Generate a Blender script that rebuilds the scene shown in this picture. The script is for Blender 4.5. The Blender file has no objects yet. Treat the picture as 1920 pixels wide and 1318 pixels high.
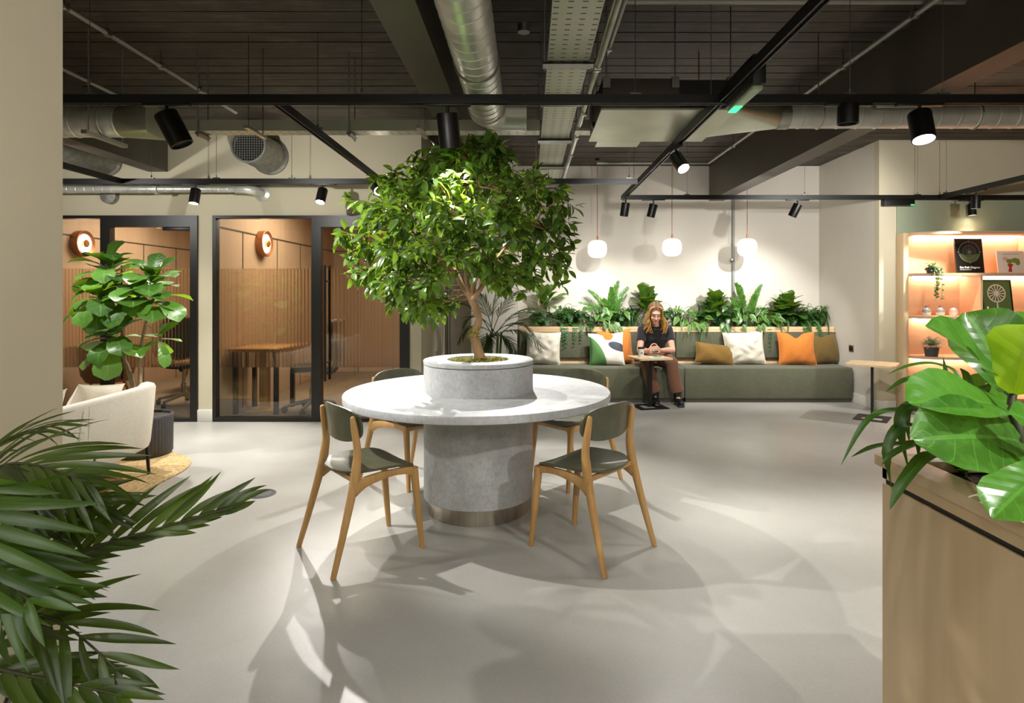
import bpy, bmesh, math, random
from mathutils import Vector as V, Matrix, Quaternion
PI = math.pi
SC = bpy.context.scene
COL = SC.collection
F, CX, CY, H = 1120.0, 990.0, 549.0, 1.35      # lens, vanishing point and eye height of the 1920x1318 frame
random.seed(7)
def at(px, py, d): return V(((px - CX) * d / F, d, H - (py - CY) * d / F))
def lin(h):
    h = h.lstrip('#'); o = []
    for i in (0, 2, 4):
        c = int(h[i:i+2], 16) / 255; o.append(c / 12.92 if c < .04045 else ((c + .055) / 1.055) ** 2.4)
    return (*o, 1)
def lerp(a, b, t): return a + (b - a) * t
def interp(tab, x):
    if x <= tab[0][0]: return tab[0][1]
    for (a, p), (b, q) in zip(tab, tab[1:]):
        if x <= b: return lerp(p, q, (x - a) / (b - a)) if b > a else q
    return tab[-1][1]
def bez(p0, p1, p2, n): return [p0 * (1-t)**2 + p1 * (2*t*(1-t)) + p2 * t*t for t in [i / n for i in range(n + 1)]]
def smooth(pts, n=6):
    P = [V(p) for p in pts]; out = []
    for i in range(len(P) - 1):
        a = P[i-1] if i else P[i]; b, c = P[i], P[i+1]; d = P[i+2] if i + 2 < len(P) else P[i+1]
        for k in range(n):
            t = k / n
            out.append(.5 * ((2*b) + (c - a) * t + (2*a - 5*b + 4*c - d) * t*t + (3*b - a - 3*c + d) * t**3))
    return out + [P[-1]]

# ---------------------------------------------------------------- materials
def nt(name):
    m = bpy.data.materials.new(name); m.use_nodes = True
    t = m.node_tree; return m, t, t.nodes['Principled BSDF'], t.nodes['Material Output']
def N(t, typ, **kw):
    n = t.nodes.new(typ)
    for k, v in kw.items():
        if k.startswith('_'): n.inputs[k[1:].replace('_', ' ')].default_value = v
        else: setattr(n, k, v)
    return n
def mth(t, op, a, b=None, c=None):
    n = t.nodes.new('ShaderNodeMath'); n.operation = op
    for i, x in enumerate((a, b, c)):
        if x is None: continue
        if isinstance(x, (int, float)): n.inputs[i].default_value = x
        else: t.links.new(x, n.inputs[i])
    return n.outputs[0]
def mixc(t, fac, a, b):
    n = t.nodes.new('ShaderNodeMix'); n.data_type = 'RGBA'
    if isinstance(fac, (int, float)): n.inputs[0].default_value = fac
    else: t.links.new(fac, n.inputs[0])
    for i, x in ((6, a), (7, b)):
        if isinstance(x, tuple): n.inputs[i].default_value = x
        else: t.links.new(x, n.inputs[i])
    return n.outputs[2]
def objco(t, scale=(1, 1, 1), which='Object'):
    c = t.nodes.new('ShaderNodeTexCoord'); mp = t.nodes.new('ShaderNodeMapping')
    mp.inputs['Scale'].default_value = scale; t.links.new(c.outputs[which], mp.inputs[0]); return mp.outputs[0]
def noise(t, co, s, det=3, rough=.5):
    n = N(t, 'ShaderNodeTexNoise', _Scale=s, _Detail=det, _Roughness=rough); t.links.new(co, n.inputs['Vector']); return n.outputs['Fac']
def ramp(t, fac, stops):
    r = t.nodes.new('ShaderNodeValToRGB'); e = r.color_ramp.elements
    while len(e) < len(stops): e.new(.5)
    for q, (p, c) in zip(e, stops): q.position = p; q.color = c
    t.links.new(fac, r.inputs[0]); return r.outputs[0]
def bump(t, b, h, st, dist=.01):
    n = N(t, 'ShaderNodeBump', _Strength=st, _Distance=dist); t.links.new(h, n.inputs['Height']); t.links.new(n.outputs[0], b.inputs['Normal'])
def pm(name, col, rough=.5, metal=0, ns=0, amt=.12, bs=0, bst=.2, spec=.5, stretch=(1, 1, 1), emit=0, coat=0, ecol=None):
    m, t, b, o = nt(name); c = lin(col)
    b.inputs['Base Color'].default_value = c; b.inputs['Roughness'].default_value = rough; b.inputs['Metallic'].default_value = metal
    b.inputs['Specular IOR Level'].default_value = spec; b.inputs['Coat Weight'].default_value = coat
    if ns:
        n = noise(t, objco(t, stretch), ns, 4)
        lo = tuple(x * (1 - amt) for x in c[:3]) + (1,); hi = tuple(min(1, x * (1 + amt)) for x in c[:3]) + (1,)
        t.links.new(ramp(t, n, [(.3, lo), (.7, hi)]), b.inputs['Base Color'])
    if bs: bump(t, b, noise(t, objco(t, stretch), bs, 3), bst)
    if emit:
        b.inputs['Emission Color'].default_value = lin(ecol or col); b.inputs['Emission Strength'].default_value = emit
    return m
def wood(name, c1, c2, rough=.45, axis='z', sc=1.0, amt=1):
    m, t, b, o = nt(name)
    st = {'x': (.35, 5, 5), 'y': (5, .35, 5), 'z': (5, 5, .35)}[axis]
    co = objco(t, tuple(s * sc for s in st))
    n1 = noise(t, co, 2.2, 5, .6); n2 = noise(t, co, 14, 2)
    f = mth(t, 'ADD', mth(t, 'MULTIPLY', n1, .75), mth(t, 'MULTIPLY', n2, .25))
    t.links.new(ramp(t, f, [(.35, lin(c1)), (.65, lin(c2))]), b.inputs['Base Color'])
    b.inputs['Roughness'].default_value = rough; bump(t, b, n2, .05); return m
def concrete(name, a, bcol, rough=.55):
    m, t, b, o = nt(name); co = objco(t)
    big = noise(t, co, 4.5, 8, .72); pit = noise(t, objco(t, (1, 1, .8)), 55, 5, .75)
    c = ramp(t, big, [(.32, lin(a)), (.68, lin(bcol))])
    sp = ramp(t, pit, [(.48, (0, 0, 0, 1)), (.80, (1, 1, 1, 1))])
    dark = tuple(x * .68 for x in lin(a)[:3]) + (1,)
    bw = N(t, 'ShaderNodeRGBToBW'); t.links.new(sp, bw.inputs[0])
    t.links.new(mixc(t, mth(t, 'MULTIPLY', bw.outputs[0], .75), c, dark), b.inputs['Base Color'])
    b.inputs['Roughness'].default_value = rough; bump(t, b, pit, .05); return m
def fabric(name, col, sc=260, amt=.3, bst=.35, rough=.9):
    m, t, b, o = nt(name); c = lin(col)
    co = objco(t); n = noise(t, objco(t, (1, 1, .5)), sc, 2); big = noise(t, co, 6, 3)
    f = mth(t, 'ADD', mth(t, 'MULTIPLY', n, .8), mth(t, 'MULTIPLY', big, .2))
    t.links.new(ramp(t, f, [(.32, tuple(x * (1 - amt) for x in c[:3]) + (1,)), (.68, tuple(min(1, x * (1 + amt)) for x in c[:3]) + (1,))]), b.inputs['Base Color'])
    b.inputs['Roughness'].default_value = rough; b.inputs['Sheen Weight'].default_value = .15; bump(t, b, n, bst, .004); return m
def ramp_bw(t, f): return mth(t, 'SMOOTHSTEP' if False else 'MULTIPLY', mth(t, 'MAXIMUM', mth(t, 'SUBTRACT', f, .42), 0), 3.5)
def leafm(name, dark, light, rough=.38, tr=.22, veins=0, edge=None, rib=.35, mott=False):
    m, t, b, o = nt(name)
    g = t.nodes.new('ShaderNodeNewGeometry'); uv = t.nodes.new('ShaderNodeTexCoord'); sp = t.nodes.new('ShaderNodeSeparateXYZ')
    t.links.new(uv.outputs['UV'], sp.inputs[0])
    c = ramp(t, g.outputs['Random Per Island'], [(0, lin(dark)), (.8, lin(light)), (1, lin(light))])
    a = mth(t, 'ABSOLUTE', mth(t, 'SUBTRACT', sp.outputs[1], .5))
    mask = mth(t, 'LESS_THAN', a, .03)
    if veins:
        fr = mth(t, 'FRACT', mth(t, 'SUBTRACT', mth(t, 'MULTIPLY', sp.outputs[0], veins), mth(t, 'MULTIPLY', a, veins * .42)))
        mask = mth(t, 'MAXIMUM', mask, mth(t, 'LESS_THAN', fr, .05))
        bump(t, b, mth(t, 'PINGPONG', fr, .5), .14, .01)
    lt = tuple(min(1, x * 1.5 + .03) for x in lin(light)[:3]) + (1,)
    c = mixc(t, mth(t, 'MULTIPLY', mask, rib), c, lt)
    if mott:
        nz = noise(t, objco(t), 22, 4, .6); c = mixc(t, mth(t, 'MULTIPLY', ramp_bw(t, nz), .45), c, lt)
    if edge: c = mixc(t, mth(t, 'GREATER_THAN', a, .36), c, lin(edge))
    t.links.new(c, b.inputs['Base Color']); b.inputs['Roughness'].default_value = rough
    tl = t.nodes.new('ShaderNodeBsdfTranslucent'); mx = t.nodes.new('ShaderNodeMixShader'); mx.inputs[0].default_value = tr
    t.links.new(mixc(t, .55, c, lin('#a8d020')), tl.inputs[0])
    t.links.new(b.outputs[0], mx.inputs[1]); t.links.new(tl.outputs[0], mx.inputs[2]); t.links.new(mx.outputs[0], o.inputs[0]); return m
def emat(name, col, st):
    m, t, b, o = nt(name); e = N(t, 'ShaderNodeEmission', _Color=lin(col), _Strength=st); t.links.new(e.outputs[0], o.inputs[0]); return m
def schlick(t, f0):
    l = N(t, 'ShaderNodeLayerWeight', _Blend=.5); return mth(t, 'MULTIPLY_ADD', mth(t, 'POWER', l.outputs['Facing'], 5), 1 - f0, f0)
M = {}
def setup_mats():
    # floor: pale poured resin with faint clouding and fine specks
    m, t, b, o = nt('resin_floor'); co = objco(t)
    n1 = noise(t, co, 1.1, 5, .6); n2 = noise(t, co, 120, 2)
    f = mth(t, 'ADD', mth(t, 'MULTIPLY', n1, .7), mth(t, 'MULTIPLY', n2, .3))
    t.links.new(ramp(t, f, [(.3, lin('#9b9992')), (.7, lin('#b0aea7'))]), b.inputs['Base Color'])
    t.links.new(mth(t, 'MULTIPLY_ADD', noise(t, co, 2.3, 5, .65), .35, .2), b.inputs['Roughness']); bump(t, b, n2, .02); M['floor'] = m
    M['wall'] = pm('cream_wall_paint', '#ccc3a9', .85, ns=2, amt=.03, bs=180, bst=.04)
    M['wallback'] = pm('pale_wall_paint', '#d2ccc0', .85, ns=2, amt=.03, bs=180, bst=.04)
    M['sage'] = pm('sage_wall_tone', '#9aa289', .85, ns=2, amt=.04)
    M['skirt'] = pm('white_skirting_paint', '#d9d6cc', .5)
    m, t, b, o = nt('black_timber_soffit')
    n1 = noise(t, objco(t, (.5, 6, 6)), 5, 5, .65); n2 = noise(t, objco(t), 2.2, 5, .7)
    f = mth(t, 'MULTIPLY', n1, n2)
    t.links.new(ramp(t, f, [(.12, lin('#28221c')), (.27, lin('#3c342b')), (.36, lin('#544840')), (.48, lin('#7a6c5e'))]), b.inputs['Base Color'])
    b.inputs['Roughness'].default_value = .6; bump(t, b, n1, .25); M['ceil'] = m
    M['gap'] = pm('black_gap', '#080706', .9)
    M['beam'] = pm('taupe_beam_paint', '#4e483d', .45, ns=3, amt=.12)
    M['black'] = pm('black_powder_coat', '#0d0c0a', .42, ns=30, amt=.15)
    M['frame'] = pm('black_frame_paint', '#1c1a18', .4)
    M['galv'] = pm('galvanised_steel', '#a9aaa2', .28, 1, ns=8, amt=.18, bs=30, bst=.03)
    M['galvflat'] = pm('galvanised_panel', '#b7bbaa', .42, 1, ns=3, amt=.12)
    M['flex'] = pm('silver_flexible_duct', '#92928a', .5, .7, ns=20, amt=.2)
    M['duct'] = pm('spiral_duct_steel', '#d0d0c8', .32, .5, ns=5, amt=.2, bs=12, bst=.06)
    M['rod'] = pm('zinc_rod', '#9c9c94', .4, .5)
    M['wire'] = pm('steel_wire', '#7a7a72', .4, .9)
    M['copperwire'] = pm('orange_cable', '#b4733e', .5)
    m, t, b, o = nt('perforated_tray_steel'); c = t.nodes.new('ShaderNodeTexCoord'); sp = t.nodes.new('ShaderNodeSeparateXYZ'); t.links.new(c.outputs['Object'], sp.inputs[0])
    def slots(u, v, pu, pv, wu, wv):
        fu = mth(t, 'ABSOLUTE', mth(t, 'SUBTRACT', mth(t, 'FRACT', mth(t, 'MULTIPLY', u, 1 / pu)), .5))
        fv = mth(t, 'ABSOLUTE', mth(t, 'SUBTRACT', mth(t, 'FRACT', mth(t, 'MULTIPLY', v, 1 / pv)), .5))
        return mth(t, 'MULTIPLY', mth(t, 'LESS_THAN', fu, wu), mth(t, 'LESS_THAN', fv, wv))
    s = slots(sp.outputs[0], sp.outputs[1], .062, .055, .2, .085)
    t.links.new(mixc(t, s, lin('#bfc0ae'), lin('#16140f')), b.inputs['Base Color'])
    t.links.new(mth(t, 'SUBTRACT', .55, mth(t, 'MULTIPLY', s, .5)), b.inputs['Metallic']); b.inputs['Roughness'].default_value = .42; M['tray'] = m
    M['concrete'] = concrete('concrete_laminate', '#9c9d9c', '#c2c4c4')
    M['steel'] = pm('brushed_steel', '#b8aea0', .28, 1, ns=40, amt=.1, stretch=(1, 1, .05))
    M['oak'] = wood('oak_frame', '#a47c45', '#c79d64', .42, 'z')
    M['ply'] = wood('pale_birch_ply', '#ceb188', '#dec29c', .45, 'x', .5)
    M['plyv'] = wood('pale_birch_veneer', '#c9ae86', '#d9c09a', .5, 'z', .35)
    M['shelfwood'] = wood('maple_shelf', '#c4a07c', '#d4b08c', .5, 'x', .4)
    M['roomwood'] = wood('warm_timber_wall', '#b0957a', '#bfa488', .5, 'z', .3)
    M['greenply'] = pm('olive_stained_ply', '#4d4e3a', .4, ns=14, amt=.22, coat=.15, stretch=(1, 3, 1))
    M['bench'] = fabric('olive_wool', '#575844', 240, .28)
    M['cream'] = fabric('cream_boucle', '#e4dccb', 200, .12)
    M['cushcream'] = fabric('ivory_tufted_cotton', '#d2cbba', 120, .12, .6)
    M['orange'] = fabric('orange_velvet', '#c8762a', 160, .2, .2)
    M['olive'] = fabric('mustard_velvet', '#77591f', 160, .2, .2)
    M['brownolive'] = fabric('dark_olive_velvet', '#66501f', 160, .2, .2)
    M['moss'] = leafm('moss', '#5d5f24', '#c2b556', .9, .1)
    M['bark'] = pm('pale_bark', '#9d7d5a', .8, ns=14, amt=.3, bs=30, bst=.5, stretch=(1, 1, .3))
    M['barkgrey'] = pm('grey_bark', '#8f816b', .85, ns=14, amt=.2, bs=40, bst=.4)
    M['twig'] = pm('brown_twig', '#8a6a48', .8)
    M['soil'] = pm('dark_soil', '#2b2118', .95, ns=60, amt=.5, bs=60, bst=1)
    M['ficus'] = leafm('ficus_leaf', '#1e3514', '#688839', .33, .32)
    M['fiddle'] = leafm('fiddle_leaf', '#28481c', '#527d30', .34, .3, 6)
    M['fiddlebig'] = leafm('big_fiddle_leaf', '#2f5c1f', '#54902f', .24, .25, 7, rib=.5, mott=True)
    M['lime'] = leafm('backlit_lime_leaf', '#b2de1c', '#c0ea28', .4, .6, 5)  # lime colour raised to carry the leaf's backlit glow
    M['palm'] = leafm('palm_leaf', '#182408', '#3b4d18', .36, .22)
    M['palmdark'] = leafm('dark_palm_leaf', '#15240f', '#31491f', .5, .15)
    M['fern'] = leafm('fern_leaf', '#173a1a', '#356628', .45, .2)
    M['zz'] = leafm('zz_leaf', '#26501d', '#4f7d2c', .3, .2)
    M['strap'] = leafm('strap_leaf', '#193415', '#44702a', .4, .2)
    M['varieg'] = leafm('variegated_leaf', '#1c4a20', '#417a2e', .4, .2, edge='#7f9a3c')
    M['stem'] = pm('green_stem', '#5d6a32', .6, ns=20, amt=.25)
    M['darkstem'] = pm('dark_stem', '#3a3a22', .6)
    M['potdark'] = pm('charcoal_ribbed_pot', '#403f41', .6, ns=30, amt=.15)
    M['rug'] = fabric('jute_rug', '#b89a66', 45, .42, .9)
    M['carpet'] = fabric('brown_carpet', '#7a6953', 30, .25, .3)
    M['screen'] = pm('black_glass', '#0c0c0e', .12)
    M['skin'] = pm('skin', '#d8a48c', .5, ns=20, amt=.05); 
    b = M['skin'].node_tree.nodes['Principled BSDF']; b.inputs['Subsurface Weight'].default_value = .15; b.inputs['Subsurface Radius'].default_value = (.02, .008, .004)
    M['tee'] = fabric('black_cotton', '#16171c', 300, .2)
    M['trouser'] = fabric('brown_corduroy', '#6b4630', 160, .2)
    M['boot'] = pm('black_leather', '#121113', .4, ns=20)
    M['hairtop'] = pm('blond_hair', '#b28a4a', .5, ns=40, amt=.35, stretch=(1, 1, .1))
    M['hairdark'] = pm('light_brown_hair', '#6f5034', .5, ns=40, amt=.3, stretch=(1, 1, .3))
    M['lips'] = pm('lips', '#b56a60', .4); M['brow'] = pm('eyebrow', '#7a5a3c', .8); M['eyew'] = pm('eye_white', '#e8e2da', .2); M['iris'] = pm('iris', '#3a4a50', .15)
    M['gold'] = pm('gold', '#c9a35a', .25, 1)
    M['white'] = pm('white_card', '#e8e6e0', .6); M['mint'] = pm('mint_card', '#6fb59a', .6); M['paper'] = pm('paper', '#ece8df', .7)
    M['lens'] = emat('lit_lamp_lens', '#fff4e4', 30); M['lensoff'] = pm('unlit_lamp_lens', '#2a2926', .2)
    M['globe'] = emat('opal_globe', '#fff8f0', 5.5); M['led'] = emat('warm_led', '#ffd2b8', 34.0)
    M['ring'] = emat('warm_ring_light', '#ffd6b4', 9.0); M['green'] = emat('green_indicator', '#20ff50', 6)
    M['copper'] = pm('copper_disc', '#a8704a', .4, .6, ns=10)
    M['diffuser'] = pm('green_tinted_diffuser', '#a4b898', .4)
    M['greyplastic'] = pm('grey_plastic', '#8d8f8c', .5)
    # clear pane: a thin sheet that mirrors more at a slant
    m, t, b, o = nt('clear_glass'); tr = t.nodes.new('ShaderNodeBsdfTransparent'); tr.inputs[0].default_value = (.9, .92, .9, 1)
    gl = N(t, 'ShaderNodeBsdfGlossy', _Roughness=.0); mx = t.nodes.new('ShaderNodeMixShader')
    t.links.new(schlick(t, .055), mx.inputs[0]); t.links.new(tr.outputs[0], mx.inputs[1]); t.links.new(gl.outputs[0], mx.inputs[2]); t.links.new(mx.outputs[0], o.inputs[0]); M['glass'] = m
    m, t, b, o = nt('fluted_glass'); rf = N(t, 'ShaderNodeBsdfRefraction', _IOR=1.22, _Roughness=.02, _Color=(.93, .88, .82, 1)); gl = N(t, 'ShaderNodeBsdfGlossy', _Roughness=.05)
    tr = t.nodes.new('ShaderNodeBsdfTransparent'); tr.inputs[0].default_value = (.93, .88, .82, 1)
    m1 = t.nodes.new('ShaderNodeMixShader'); m1.inputs[0].default_value = .45; t.links.new(rf.outputs[0], m1.inputs[1]); t.links.new(tr.outputs[0], m1.inputs[2])
    m2 = t.nodes.new('ShaderNodeMixShader'); t.links.new(schlick(t, .02), m2.inputs[0]); t.links.new(m1.outputs[0], m2.inputs[1]); t.links.new(gl.outputs[0], m2.inputs[2]); t.links.new(m2.outputs[0], o.inputs[0]); M['fluted'] = m
setup_mats()

# ---------------------------------------------------------------- mesh builder
PROF = {'ovate': [(0, .06), (.12, .5), (.38, 1), (.62, .85), (.85, .42), (1, .02)],
        'fiddle': [(0, .1), (.08, .42), (.25, .62), (.45, .76), (.7, 1), (.86, .86), (.95, .55), (1, .12)],
        'broad': [(0, .1), (.06, .45), (.2, .82), (.4, 1), (.65, .92), (.85, .62), (.95, .35), (1, .05)],
        'strap': [(0, .6), (.1, .8), (.5, 1), (.8, .7), (1, .03)],
        'lance': [(0, .25), (.15, .75), (.4, 1), (.7, .72), (.9, .3), (1, .02)],
        'heart': [(0, .3), (.08, .85), (.25, 1), (.55, .72), (.8, .35), (1, .02)]}
class MB:
    def __init__(s): s.v = []; s.f = []; s.uv = []; s.mi = []; s.cur = 0
    def add(s, vs, fs, uv=None):
        o = len(s.v); s.v += [tuple(p) for p in vs]; s.uv += uv or [(0, 0)] * len(vs)
        s.f += [tuple(i + o for i in f) for f in fs]; s.mi += [s.cur] * len(fs); return s
    def box(s, x0, x1, y0, y1, z0, z1, bev=0, seg=2, T=None):
        bm = bmesh.new(); bmesh.ops.create_cube(bm, size=1)
        for v in bm.verts: v.co = V((lerp(x0, x1, v.co.x + .5), lerp(y0, y1, v.co.y + .5), lerp(z0, z1, v.co.z + .5)))
        if bev: bmesh.ops.bevel(bm, geom=bm.edges[:], offset=bev, segments=seg, profile=.5, affect='EDGES')
        return s.bm(bm, T)
    def bm(s, bm, T=None):
        bm.verts.index_update()
        s.add([(T @ v.co) if T else v.co.copy() for v in bm.verts], [[v.index for v in f.verts] for f in bm.faces]); bm.free(); return s
    def tube(s, pts, r, n=8, caps=True, sq=None, up=None):
        P = [V(p) for p in pts]; R = r if isinstance(r, (list, tuple)) else [r] * len(P); vs = []; fs = []; ref = V(up) if up else None
        for i, p in enumerate(P):
            d = (P[min(i+1, len(P)-1)] - P[max(i-1, 0)])
            if d.length < 1e-9: d = V((0, 0, 1))
            d.normalize()
            if ref is None: ref = V((0, 0, 1)) if abs(d.z) < .9 else V((1, 0, 0))
            a = (ref - d * ref.dot(d))
            if a.length < 1e-6: a = d.orthogonal()
            a.normalize(); b = d.cross(a)
            if not up: ref = a
            for k in range(n):
                t = 2 * PI * k / n; c, q = math.cos(t), math.sin(t)
                if sq:
                    e = 2 / sq[2]; c = math.copysign(abs(c) ** e, c) * sq[0]; q = math.copysign(abs(q) ** e, q) * sq[1]
                vs.append(p + (a * c + b * q) * R[i])
        for i in range(len(P) - 1):
            for k in range(n): fs.append((i*n + k, i*n + (k+1) % n, (i+1)*n + (k+1) % n, (i+1)*n + k))
        if caps: fs += [tuple(range(n - 1, -1, -1)), tuple(range((len(P)-1)*n, len(P)*n))]
        return s.add(vs, fs)
    def lathe(s, prof, c=(0, 0, 0), n=48, T=None, caps=True):
        c = V(c); vs = []; fs = []
        for r, z in prof:
            for k in range(n):
                t = 2 * PI * k / n; p = V((r * math.cos(t), r * math.sin(t), z)); vs.append((T @ p if T else p) + c)
        for i in range(len(prof) - 1):
            for k in range(n): fs.append((i*n + k, i*n + (k+1) % n, (i+1)*n + (k+1) % n, (i+1)*n + k))
        if caps and prof[0][0] > 1e-6: fs.append(tuple(range(n - 1, -1, -1)))
        if caps and prof[-1][0] > 1e-6: fs.append(tuple(range((len(prof)-1)*n, len(prof)*n)))
        return s.add(vs, fs)
    def ring(s, c, R, r, T=None, n=32, m=8):
        vs = []; fs = []
        for i in range(n):
            a = 2*PI*i/n
            for k in range(m):
                b = 2*PI*k/m; p = V(((R + r*math.cos(b))*math.cos(a), (R + r*math.cos(b))*math.sin(a), r*math.sin(b))); vs.append((T @ p if T else p) + V(c))
        for i in range(n):
            for k in range(m): fs.append((i*m+k, ((i+1) % n)*m+k, ((i+1) % n)*m+(k+1) % m, i*m+(k+1) % m))
        return s.add(vs, fs)
    def ell(s, c, r, n=16, m=10, T=None):
        prof = [(math.sin(PI*i/m), -math.cos(PI*i/m)) for i in range(m + 1)]; prof[0] = (1e-4, -1); prof[-1] = (1e-4, 1)
        S = Matrix.Diagonal((*r, 1)); return s.lathe(prof, c, n, (T.to_4x4() @ S) if T else S)
    def prism(s, poly, z0, z1, T=None):
        n = len(poly); vs = [V((x, y, z0)) for x, y in poly] + [V((x, y, z1)) for x, y in poly]
        if T: vs = [T @ v for v in vs]
        return s.add(vs, [tuple(range(n-1, -1, -1)), tuple(range(n, 2*n))] + [(i, (i+1) % n, n + (i+1) % n, n + i) for i in range(n)])
    def leaf(s, base, d, nrm, L, W, shape='ovate', droop=0., fold=.15, nu=6, nv=1, wav=0., twist=0., stalk=0.):
        d = V(d).normalized(); nrm = V(nrm); sd = d.cross(nrm)
        if sd.length < 1e-4: sd = d.orthogonal()
        sd.normalize(); nrm = sd.cross(d).normalized(); p = V(base) + d * stalk; vs = []; fs = []; uv = []; pr = PROF[shape]; k = 2*nv + 1; ph = random.random() * 6
        for i in range(nu + 1):
            t = i / nu; w = W * .5 * interp(pr, t)
            for j in range(-nv, nv + 1):
                q = j / nv; z = fold * abs(q) * w + (wav * W * math.sin(t * 9 + ph + (2 if q > 0 else 0)) * q * q if wav else 0)
                vs.append(p + sd * (q * w) + nrm * z); uv.append((t, (q + 1) / 2))
            if i < nu:
                rot = Quaternion(sd, -droop / nu); d = rot @ d; nrm = rot @ nrm
                if twist:
                    rt = Quaternion(d, twist / nu); sd = rt @ sd; nrm = rt @ nrm
                p = p + d * (L / nu)
        for i in range(nu):
            for j in range(k - 1): fs.append((i*k + j, i*k + j + 1, (i+1)*k + j + 1, (i+1)*k + j))
        return s.add(vs, fs, uv)
    def frond(s, pts, n, L, W, ang=.9, up=(0, 0, 1), shape='lance', droop=.4, t0=.12, nu=4, r=.004, fold=.3, lift=.2, stem=None, asym=None, curl=0.):
        P = [V(p) for p in pts]; m = len(P) - 1; (stem or s).tube(P, [r * (1 - .75 * i / m) for i in range(m + 1)], 5)
        for i in range(n):
            t = t0 + (1 - t0) * (i + .5) / n; x = t * m; k = min(int(x), m - 1); p = P[k].lerp(P[k+1], x - k)
            tg = (P[k+1] - P[k]).normalized(); u = V(up); u = (u - tg * u.dot(tg))
            if u.length < .05: u = tg.orthogonal()
            u.normalize(); sd = tg.cross(u); a = ang * (1 - .55 * t); l = L * (math.sin(PI * (.12 + .8 * t)) ** .7) * random.uniform(.9, 1.1)
            for g in (-1, 1):
                k_, da = asym[(g + 1) // 2] if asym else (1, 0)
                s.leaf(p, tg * math.cos(a + da) + (sd * g + u * lift) * math.sin(a + da), u + V((random.uniform(-curl, curl), random.uniform(-curl, curl), random.uniform(-curl, curl))), l * k_, W * (1 - .35 * t), shape, droop * random.uniform(.6, 1.4), fold, nu, 1, 0, random.uniform(-curl, curl) * 2)
        return s
    def build(s, name, mat, parent=None, local=False, sm=True, ang=38, origin=None):
        me = bpy.data.meshes.new(name); W = Matrix.Identity(4)
        vs = s.v
        if parent is not None and not local:
            q = parent
            while q: W = q.matrix_basis @ W; q = q.parent
            Wi = W.inverted(); vs = [Wi @ V(p) for p in vs]
        loc = V((0, 0, 0))
        if parent is None:
            xs, ys, zs = zip(*vs); loc = V(origin) if origin else V(((min(xs)+max(xs))/2, (min(ys)+max(ys))/2, min(zs))); vs = [V(p) - loc for p in vs]
        me.from_pydata([tuple(p) for p in vs], [], s.f)
        mats = mat if isinstance(mat, (list, tuple)) else [mat]
        for x in mats: me.materials.append(M[x] if isinstance(x, str) else x)
        if len(mats) > 1: me.polygons.foreach_set('material_index', s.mi)
        ul = me.uv_layers.new(name='UVMap'); li = [0] * len(me.loops); me.loops.foreach_get('vertex_index', li)
        ul.data.foreach_set('uv', [c for i in li for c in s.uv[i]])
        if sm:
            me.shade_smooth()
            if ang: me.set_sharp_from_angle(angle=math.radians(ang))
        me.validate(); o = bpy.data.objects.new(name, me); COL.objects.link(o); o.parent = parent; o.location = loc; return o
def tag(o, label=None, cat=None, group=None, kind=None):
    for k, x in (('label', label), ('category', cat), ('group', group), ('kind', kind)):
        if x: o[k] = x
    return o
def thing(name, label, cat, loc=(0, 0, 0), rotz=0, group=None):
    o = bpy.data.objects.new(name, None); COL.objects.link(o); o.empty_display_size = .1
    o.location = loc; o.rotation_euler = (0, 0, rotz); return tag(o, label, cat, group)
def dup(r0, loc, rotz, label, group=None):
    r = r0.copy(); COL.objects.link(r); r.location = loc; r.rotation_euler = (0, 0, rotz); r['label'] = label
    if group: r['group'] = group
    for ch in list(r0.children):
        c = ch.copy(); COL.objects.link(c); c.parent = r
        for g in ch.children:
            d = g.copy(); COL.objects.link(d); d.parent = c
    return r
def struct(name, mb, mat, parent=None, **k):
    o = mb.build(name, mat, parent, **k)
    if parent is None: o['kind'] = 'structure'
    return o
def one(mb, name, mat, label, cat, group=None, **k): return tag(mb.build(name, mat, **k), label, cat, group)
def rot_to(d, up=(0, 0, 1)):
    z = V(d).normalized(); x = V(up).cross(z)
    if x.length < 1e-5: x = V((1, 0, 0))
    x.normalize(); y = z.cross(x); return Matrix((x, y, z)).transposed()
# ---------------------------------------------------------------- room shell
GY, BY, SX, SY, CZ = 6.27, 8.25, 4.02, 6.84, 3.10      # glass front, rear wall, side wall, shelf wall, soffit
GX0, GX1 = -1.12, -5.6
struct('floor', MB().box(-7.5, 7, -4, 11, -.12, 0), 'floor', sm=False)
mb = MB(); y = -4.0; random.seed(3)
mb.cur = 1; mb.box(-7.5, 7, -4, 11, CZ + .02, CZ + .12); mb.cur = 0
while y < 10.99:
    dz = random.uniform(-.003, .003); mb.box(-7.5, 7, y + .005, y + .1435, CZ + dz, CZ + .03); y += .1485
struct('ceiling', mb, ['ceil', 'gap'], sm=False)
struct('wall_back', MB().box(GX0 - .12, SX + .1, BY, BY + .12, 0, CZ), 'wallback', sm=False)
struct('wall_side', MB().box(GX0 - .1, GX0, GY + .1, BY, 0, CZ), 'wall', sm=False)
mb = MB(); mb.box(GX1 - 2, GX0, GY, GY + .1, 2.162, CZ); mb.box(-3.46, -3.303, GY, GY + .1, 0, 2.162); mb.box(-1.243, GX0, GY, GY + .1, 0, 2.162); mb.box(-7.5, -5.62, GY, GY + .1, 0, 2.162)
struct('wall_front_of_rooms', mb, 'wall', sm=False)
struct('wall_right', MB().box(SX, SX + .1, SY + .1, BY, 0, CZ), 'wallback', sm=False)
struct('wall_shelf', MB().box(SX, 7, SY, SY + .1, 0, CZ), 'wall', sm=False)
struct('trim_1', MB().box(4.215, 7, SY - .012, SY, 0, 2.40), 'sage', sm=False)  # thin sheet giving the shelf wall a greener tone up to the track
struct('wall_left', MB().box(-2.3, -1.48, .6, 1.9, 0, CZ), 'wall', sm=False)
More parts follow.
